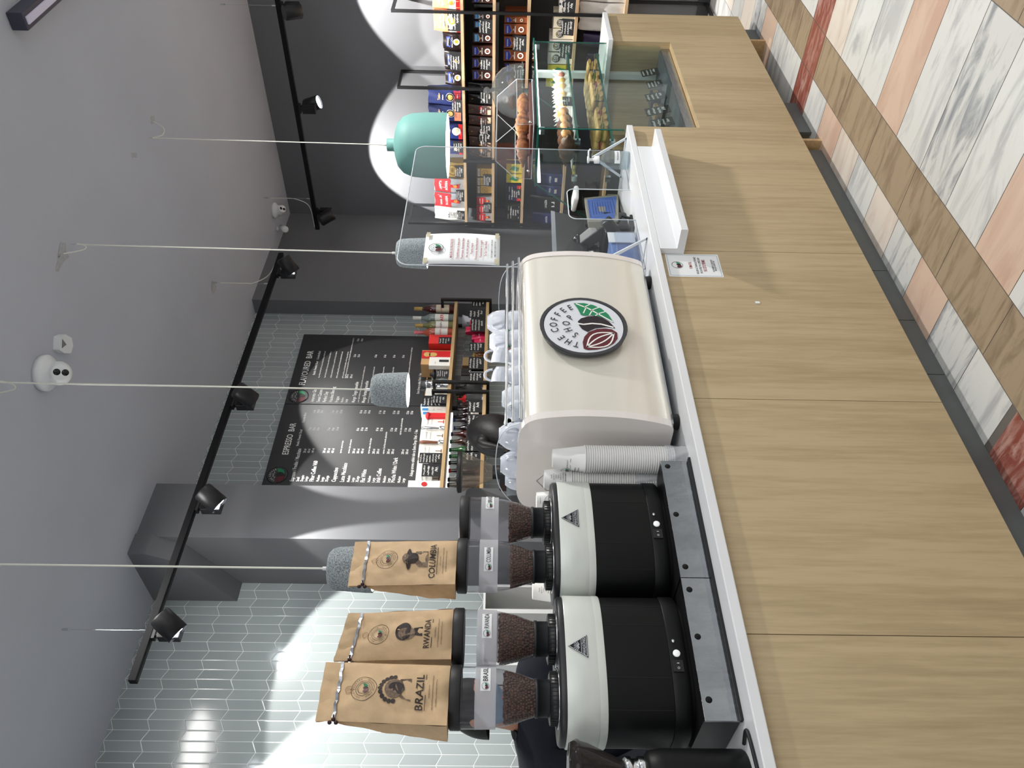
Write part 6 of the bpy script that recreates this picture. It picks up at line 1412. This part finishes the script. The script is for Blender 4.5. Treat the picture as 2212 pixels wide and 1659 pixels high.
for k, (yr, xt, gl, cp, lb, lab) in enumerate((
 (874, 990, G('glass_brown', (66, 36, 30)), INKB, 'brown glass bottle just past the red lidded french press', (P_WH, RED)), (885, 988, GD_, INKB, 'dark glass bottle with pale label, second after the french presses', (P_WH, RED)), (896, 987, GD_, INKB, 'dark glass bottle with pale label, third after the french presses', (P_WH, RED)),
 (908, 980, G('glass_cola', (36, 26, 30)), NV, 'cola bottle with blue label, farther one', (P_BL, P_WH, 'PEPSI')), (925, 980, G('glass_cola', (36, 26, 30)), NV, 'cola bottle with blue label, nearer one', (P_BL, P_WH, 'PEPSI')), (938, 974, G('glass_tea', (80, 26, 20)), NV, 'dark red tea bottle with white label beside the cola', (P_WH, P_BL)),
 (954, 972, G('glass_tea2', (70, 44, 22)), DGREEN, 'amber bottle with green and white label', (P_WH, DGREEN)), (972, 970, GN, DGREEN, 'green glass water bottle, farther one', (P_WH, P_BL)), (986, 970, GN, DGREEN, 'green glass water bottle, nearer one', (DGREEN, P_WH)),
 (1000, 969, G('glass_dkgreen', (30, 44, 30)), INKB, 'dark green bottle behind the conical grinder', None), (1017, 969, G('glass_redcap', (46, 20, 18)), RED, 'bottle with a red neck behind the conical grinder', None), (1036, 967, G('glass_clear2', (96, 90, 82)), INKB, 'smoked bottle with black cap near the column', None), (1048, 966, G('glass_clear2', (96, 90, 82)), INKB, 'last smoked bottle before the column', None))):
    bottle(yr, xt, 1, 0, .029, gl, cp, lb, lab, group='soft drink bottles on the lower board')
for k, (yr, w_, lb) in enumerate(((880, .12, 'chalk card in front of the dark bottles'), (912, .12, 'chalk card with bold letters in front of the cola bottles'), (962, .14, 'chalk card in front of the green bottles'), (988, .08, 'chalk card next to the conical grinder'))):
    card(xat(yr), YF+.012, ZB[1]+.0005, w_, .10, 0, lb+' on the lower board', lines=3)
# conical grinder in front of the shelf
p = pY(1068, 1020, 3.55); t = thing('conical_grinder', (p.x, 3.55, .9), 'grinder with large clear conical hopper and black lid before the column', 'coffee grinder')
zt2 = pY(988, 1020, 3.55).z; r2 = .115; c = (p.x, 3.55, 0)
MB().lathe([(.035, p.z), (.045, p.z+.02), (r2*.95, zt2-.035), (r2, zt2-.02)], 36, c=c, cap=False).build('hopper', thin_glass('cone_hopper', (236, 230, 222), .10, .06), t)
MB().lathe([(r2*1.03, zt2-.025), (r2*1.05, zt2-.005), (r2*.95, zt2), (0, zt2+.002)], 36, c=c).build('hopper_lid', BLACKP, t)
m = MB(); m.lathe([(.04, p.z-.035), (.04, p.z+.01), (0, p.z+.01)], 20, c=c); m.rbox(p.x-.06, p.x+.06, 3.49, 3.66, .92, p.z-.03, .02); m.build('body', BLACKP, t)
# rear work counter under the shelves
t = thing('rear_counter', (2.4, 3.85, 0), 'white rear work counter along the tiled wall', 'counter')
MB().box(.2, 4.9, 3.42, 3.73, 0, .90).box(2.9, 4.9, 3.73, 4.195, 0, .90).build('cabinet', mat('cabinet_dark', (60, 58, 56), .5), t); MB().box(.2, 4.9, 3.40, 3.728, .901, .92).box(2.9, 4.9, 3.728, 4.195, .901, .92).build('worktop', WHITE, t, bevel=.002)
t = thing('wall_cabinet', (2.16, 4.0, .92), 'white open cabinet with grey inside standing against the tiled wall', 'cabinet')
a = pY(1045, 1262, 3.95); b = pY(1045, 1436, 3.95); zt3 = a.z
m = MB(); m.box(b.x, a.x, 3.95, 4.19, zt3-.012, zt3).box(b.x, b.x+.015, 3.95, 4.19, .92, zt3-.012).box(a.x-.015, a.x, 3.95, 4.19, .92, zt3-.012).box((a.x+b.x)/2+.06, (a.x+b.x)/2+.085, 3.95, 4.19, .92, zt3-.012).box(b.x, a.x, 4.18, 4.19, .92, zt3)
m.build('shell', mat('cabinet_white', (214, 214, 212), .4), t)


# ================================================================ PEOPLE BEHIND THE COUNTER
SKIN = mat('skin', (206, 150, 122), .5, noise=.03, nscale=12)
HAIRM = mat('black_hair', (16, 13, 13), .5, noise=.3, nscale=60, stretch=(1, 1, .12), bump=.3, bscale=120)
def skin_mesh(name, m_, verts, edges, root, par, sub=2):
    off = worldloc(par); me = bpy.data.meshes.new(name); me.from_pydata([tuple(Vector(v[:3])-off) for v in verts], edges, [])
    me.materials.append(m_); o = bpy.data.objects.new(name, me); col.objects.link(o); o.parent = par
    md = o.modifiers.new('skin', 'SKIN'); md.use_smooth_shade = True; md.branch_smoothing = .6
    if not me.skin_vertices: me.attributes
    bpy.context.view_layer.update()
    lay = me.skin_vertices[0].data if me.skin_vertices else None
    if lay:
        for i, v in enumerate(verts):
            r = v[3]; lay[i].radius = (r, r) if not isinstance(r, tuple) else r
            lay[i].use_root = (i == root)
    o.modifiers.new('sub', 'SUBSURF').levels = sub; o.modifiers['sub'].render_levels = sub
    return o
def person(x, y, H, face, lean, label, cloth, hair, mask=None, headpitch=0, headyaw=0, bun=False, HV=1.09, bulk=1.0):
    """standing adult; face = heading in radians, lean = forward tilt of the spine"""
    t = thing('person', (x, y, 0), label, 'person'); k = H/1.75
    fx, fy = cos(face), sin(face); rx_, ry_ = -sin(face)*-1, -cos(face)       # right-hand side
    def P(f, s, z): return (x+fx*f*k+rx_*s*k, y+fy*f*k+ry_*s*k, z*k)
    def sp(h): return lean*(h-.95)                                             # forward shift of the leaning spine
    V = []; E_ = []
    def v(p, r): V.append((*p, r*k)); return len(V)-1
    pel = v(P(0, 0, .96), .13); wst = v(P(sp(1.10), 0, 1.10), .115); ch = v(P(sp(1.30), 0, 1.29), .135); up = v(P(sp(1.42), 0, 1.405), .105); nk = v(P(sp(1.50)+.01, 0, 1.49), .055); nk2 = v(P(sp(1.55)+.02, 0, 1.545), .055)
    E_ += [(pel, wst), (wst, ch), (ch, up), (up, nk), (nk, nk2)]
    hd = Vector(P(sp(1.64)+.045+.10*headpitch, 0, 1.635-.03*headpitch))
    hv = v(tuple(hd-Vector((0, 0, .03*k))), .075); E_.append((nk2, hv))
    for s in (-1, 1):
        a = v(P(sp(1.40), s*.17, 1.395), .062); b = v(P(sp(1.2)+.03, s*.235, 1.15), .046); c = v(P(sp(1.1)+.22, s*.20, 1.02), .036); w_ = v(P(sp(1.1)+.30, s*.18, 1.01), .026); pm = v(P(sp(1.1)+.36, s*.17, 1.0), .030)
        E_ += [(up, a), (a, b), (b, c), (c, w_), (w_, pm)]
        for q, (ds, L_) in enumerate(((-.030, .065), (-.011, .078), (.009, .072), (.028, .058))):
            f1 = v(P(sp(1.1)+.36+.045, s*(.17+ds), .995), .0095); f2 = v(P(sp(1.1)+.36+L_+.015, s*(.17+ds*1.1), .98), .0085); f3 = v(P(sp(1.1)+.36+L_+.025, s*(.17+ds*1.1), .955), .0075); E_ += [(pm, f1), (f1, f2), (f2, f3)]
        th = v(P(sp(1.1)+.345, s*.17-s*.042, .995), .011); th2 = v(P(sp(1.1)+.375, s*.17-s*.058, .98), .009); E_ += [(pm, th), (th, th2)]
        h_ = v(P(0, s*.09, .90), .10); kn = v(P(.01, s*.10, .50), .062); an = v(P(-.01, s*.10, .09), .042); to = v(P(.12, s*.11, .035), .034); E_ += [(pel, h_), (h_, kn), (kn, an), (an, to)]
    B = list(V); cov = set(range(0, 4)) | {7, 8, 26, 27, 23, 24, 25, 26} | {7+23, 8+23, 23+23, 24+23}
    for i in cov:
        if i < len(B) and B[i][3] > .03: B[i] = (*B[i][:3], B[i][3]*.74)
    body = skin_mesh('body', SKIN, B, E_, 0, t)
    # clothes follow the same joints, a little larger, ending at neck, wrists and ankles
    V2 = [(*V[i][:3], (V[i][3]*1.12+.008)*(bulk if i < 4 else 1)) for i in range(5)]; E2 = [(0, 1), (1, 2), (2, 3), (3, 4)]; V2[0] = (V2[0][0], V2[0][1], V2[0][2]-.07*k, V2[0][3]*1.12); V2[4] = (*V[4][:3], .066*k); V2[3] = (*V2[3][:3], V2[3][3]*1.08)
    idx = {0: 0}; i0 = 7
    for s in (-1, 1):
        n = len(V2); arm = [V[i0], V[i0+1], V[i0+2], V[i0+3]]; V2 += [(*a[:3], (a[3]*(1.55 if q_ == 0 else 1.22)+.008)*bulk) for q_, a in enumerate(arm)]; E2 += [(3, n), (n, n+1), (n+1, n+2), (n+2, n+3)]; i0 += 5+12+2+4
    skin_mesh('sweater', cloth, V2, E2, 0, t)
    i0 = 7+19; V3 = [(*V[0][:3], V[0][3]*1.1+.01)]; E3 = []
    for s in (-1, 1):
        n = len(V3); V3 += [(*a[:3], a[3]*1.15+.01) for a in V[i0:i0+3]]; E3 += [(0, n), (n, n+1), (n+1, n+2)]; i0 += 23
    skin_mesh('trousers', mat('dark_trousers', (28, 30, 36), .8), V3, E3, 0, t)
    # head with features
    Hm = Matrix.Translation(hd) @ Matrix.Rotation(face-pi/2+headyaw, 4, 'Z') @ Matrix.Rotation(-headpitch, 4, 'X')     # local +Y looks forward
    m = MB(); m.T = Hm
    def hs(u, vv):
        a = 2*pi*u; b = pi*vv; cx_, cy_, cz_ = sin(b)*sin(a), sin(b)*cos(a), cos(b)
        jaw = 1-.30*max(0, -cz_-.1); px = .075*cx_*jaw; py = .093*cy_*(1-.12*max(0, -cz_)); pz = .118*cz_
        if cy_ > .2: py += .018*math.exp(-((cx_/.16)**2+((cz_+.12)/.22)**2))+.006*math.exp(-((cx_/.3)**2+((cz_+.52)/.12)**2))-.008*(math.exp(-(((abs(cx_)-.38)/.16)**2+((cz_-.06)/.12)**2)))
        return (px*k, py*k, pz*k)
    m.grid(hs, 36, 26, wrap=True)
    for s in (-1, 1): m.sphere((s*.078*k, -.005*k, -.01*k), (.012*k, .022*k, .034*k), 10, 8)
    hm = m.build('head', SKIN, t)
    m = MB(); m.T = Hm
    for s in (-1, 1): m.sphere((s*.030*k, .078*k, .010*k), .013*k, 12, 8)
    m.build('eyes', mat('eye', (60, 44, 38), .2), hm)
    m = MB(); m.T = Hm; m.sphere((0, .085*k, -.058*k), (.024*k, .010*k, .007*k), 12, 6); m.build('mouth', mat('lips', (170, 92, 88), .5), hm)
    def hr(u, vv):
        p = Vector(hs(u, vv*.62)); a = 2*pi*u; n = p.normalized(); back = max(0, -cos(a)); ln = 1+.10*back*vv
        return tuple(n*(p.length*HV*ln+.006*sin(40*u*pi)*vv*.3)+Vector((0, -.012*k, .008*k-.06*k*back*vv)))
    m = MB(); m.T = Hm; m.grid(hr, 40, 16, wrap=True)
    if hair > 1: m.sphere((0, -.085*k, -.0*k), (.072*k, .06*k, .075*k), 18, 12)
    if bun: m.sphere((0, -.15*k, -.01*k), (.035*k, .04*k, .04*k), 14, 8); m.tube([(0, -.17*k, 0), (0, -.20*k, -.05*k), (0, -.19*k, -.16*k)], [.022*k, .026*k, .01*k], 10)
    m.build('hair', HAIRM, t)
    if bun:
        m = MB(); m.T = Hm; m.tube([(.028*k*cos(a), -.145*k+.0*sin(a), .028*k*sin(a)) for a in [2*pi*i/14 for i in range(14)]], .009*k, 6, closed=True); m.build('hair_tie', BLACKP, t)
    if mask:
        m = MB(); m.T = Hm
        def mk(u, vv):
            p = Vector(hs(((u-.5)*.52) % 1.0, .54+.30*vv)); return tuple(p*1.07+Vector((0, .004, 0)))
        m.grid(mk, 16, 10); m.build('face_mask', mask, t, solid=.001)
    return t
person(2.44, 2.86, 1.70, radians(32), .22, 'person with black hair bending behind the espresso machine', mat('black_tee', (26, 26, 30), .8), 2, None, .55, 0, True, 1.42)
person(1.235, 3.02, 1.76, radians(-95), .14, 'person in a navy sweater and face mask behind the nearest grinder', mat('navy_sweater', (22, 26, 38), .85, noise=.1, nscale=60, bump=.3, bscale=60), 1, mat('mask_blue', (150, 176, 200), .7), .45, .45, False, 1.09, 1.3)
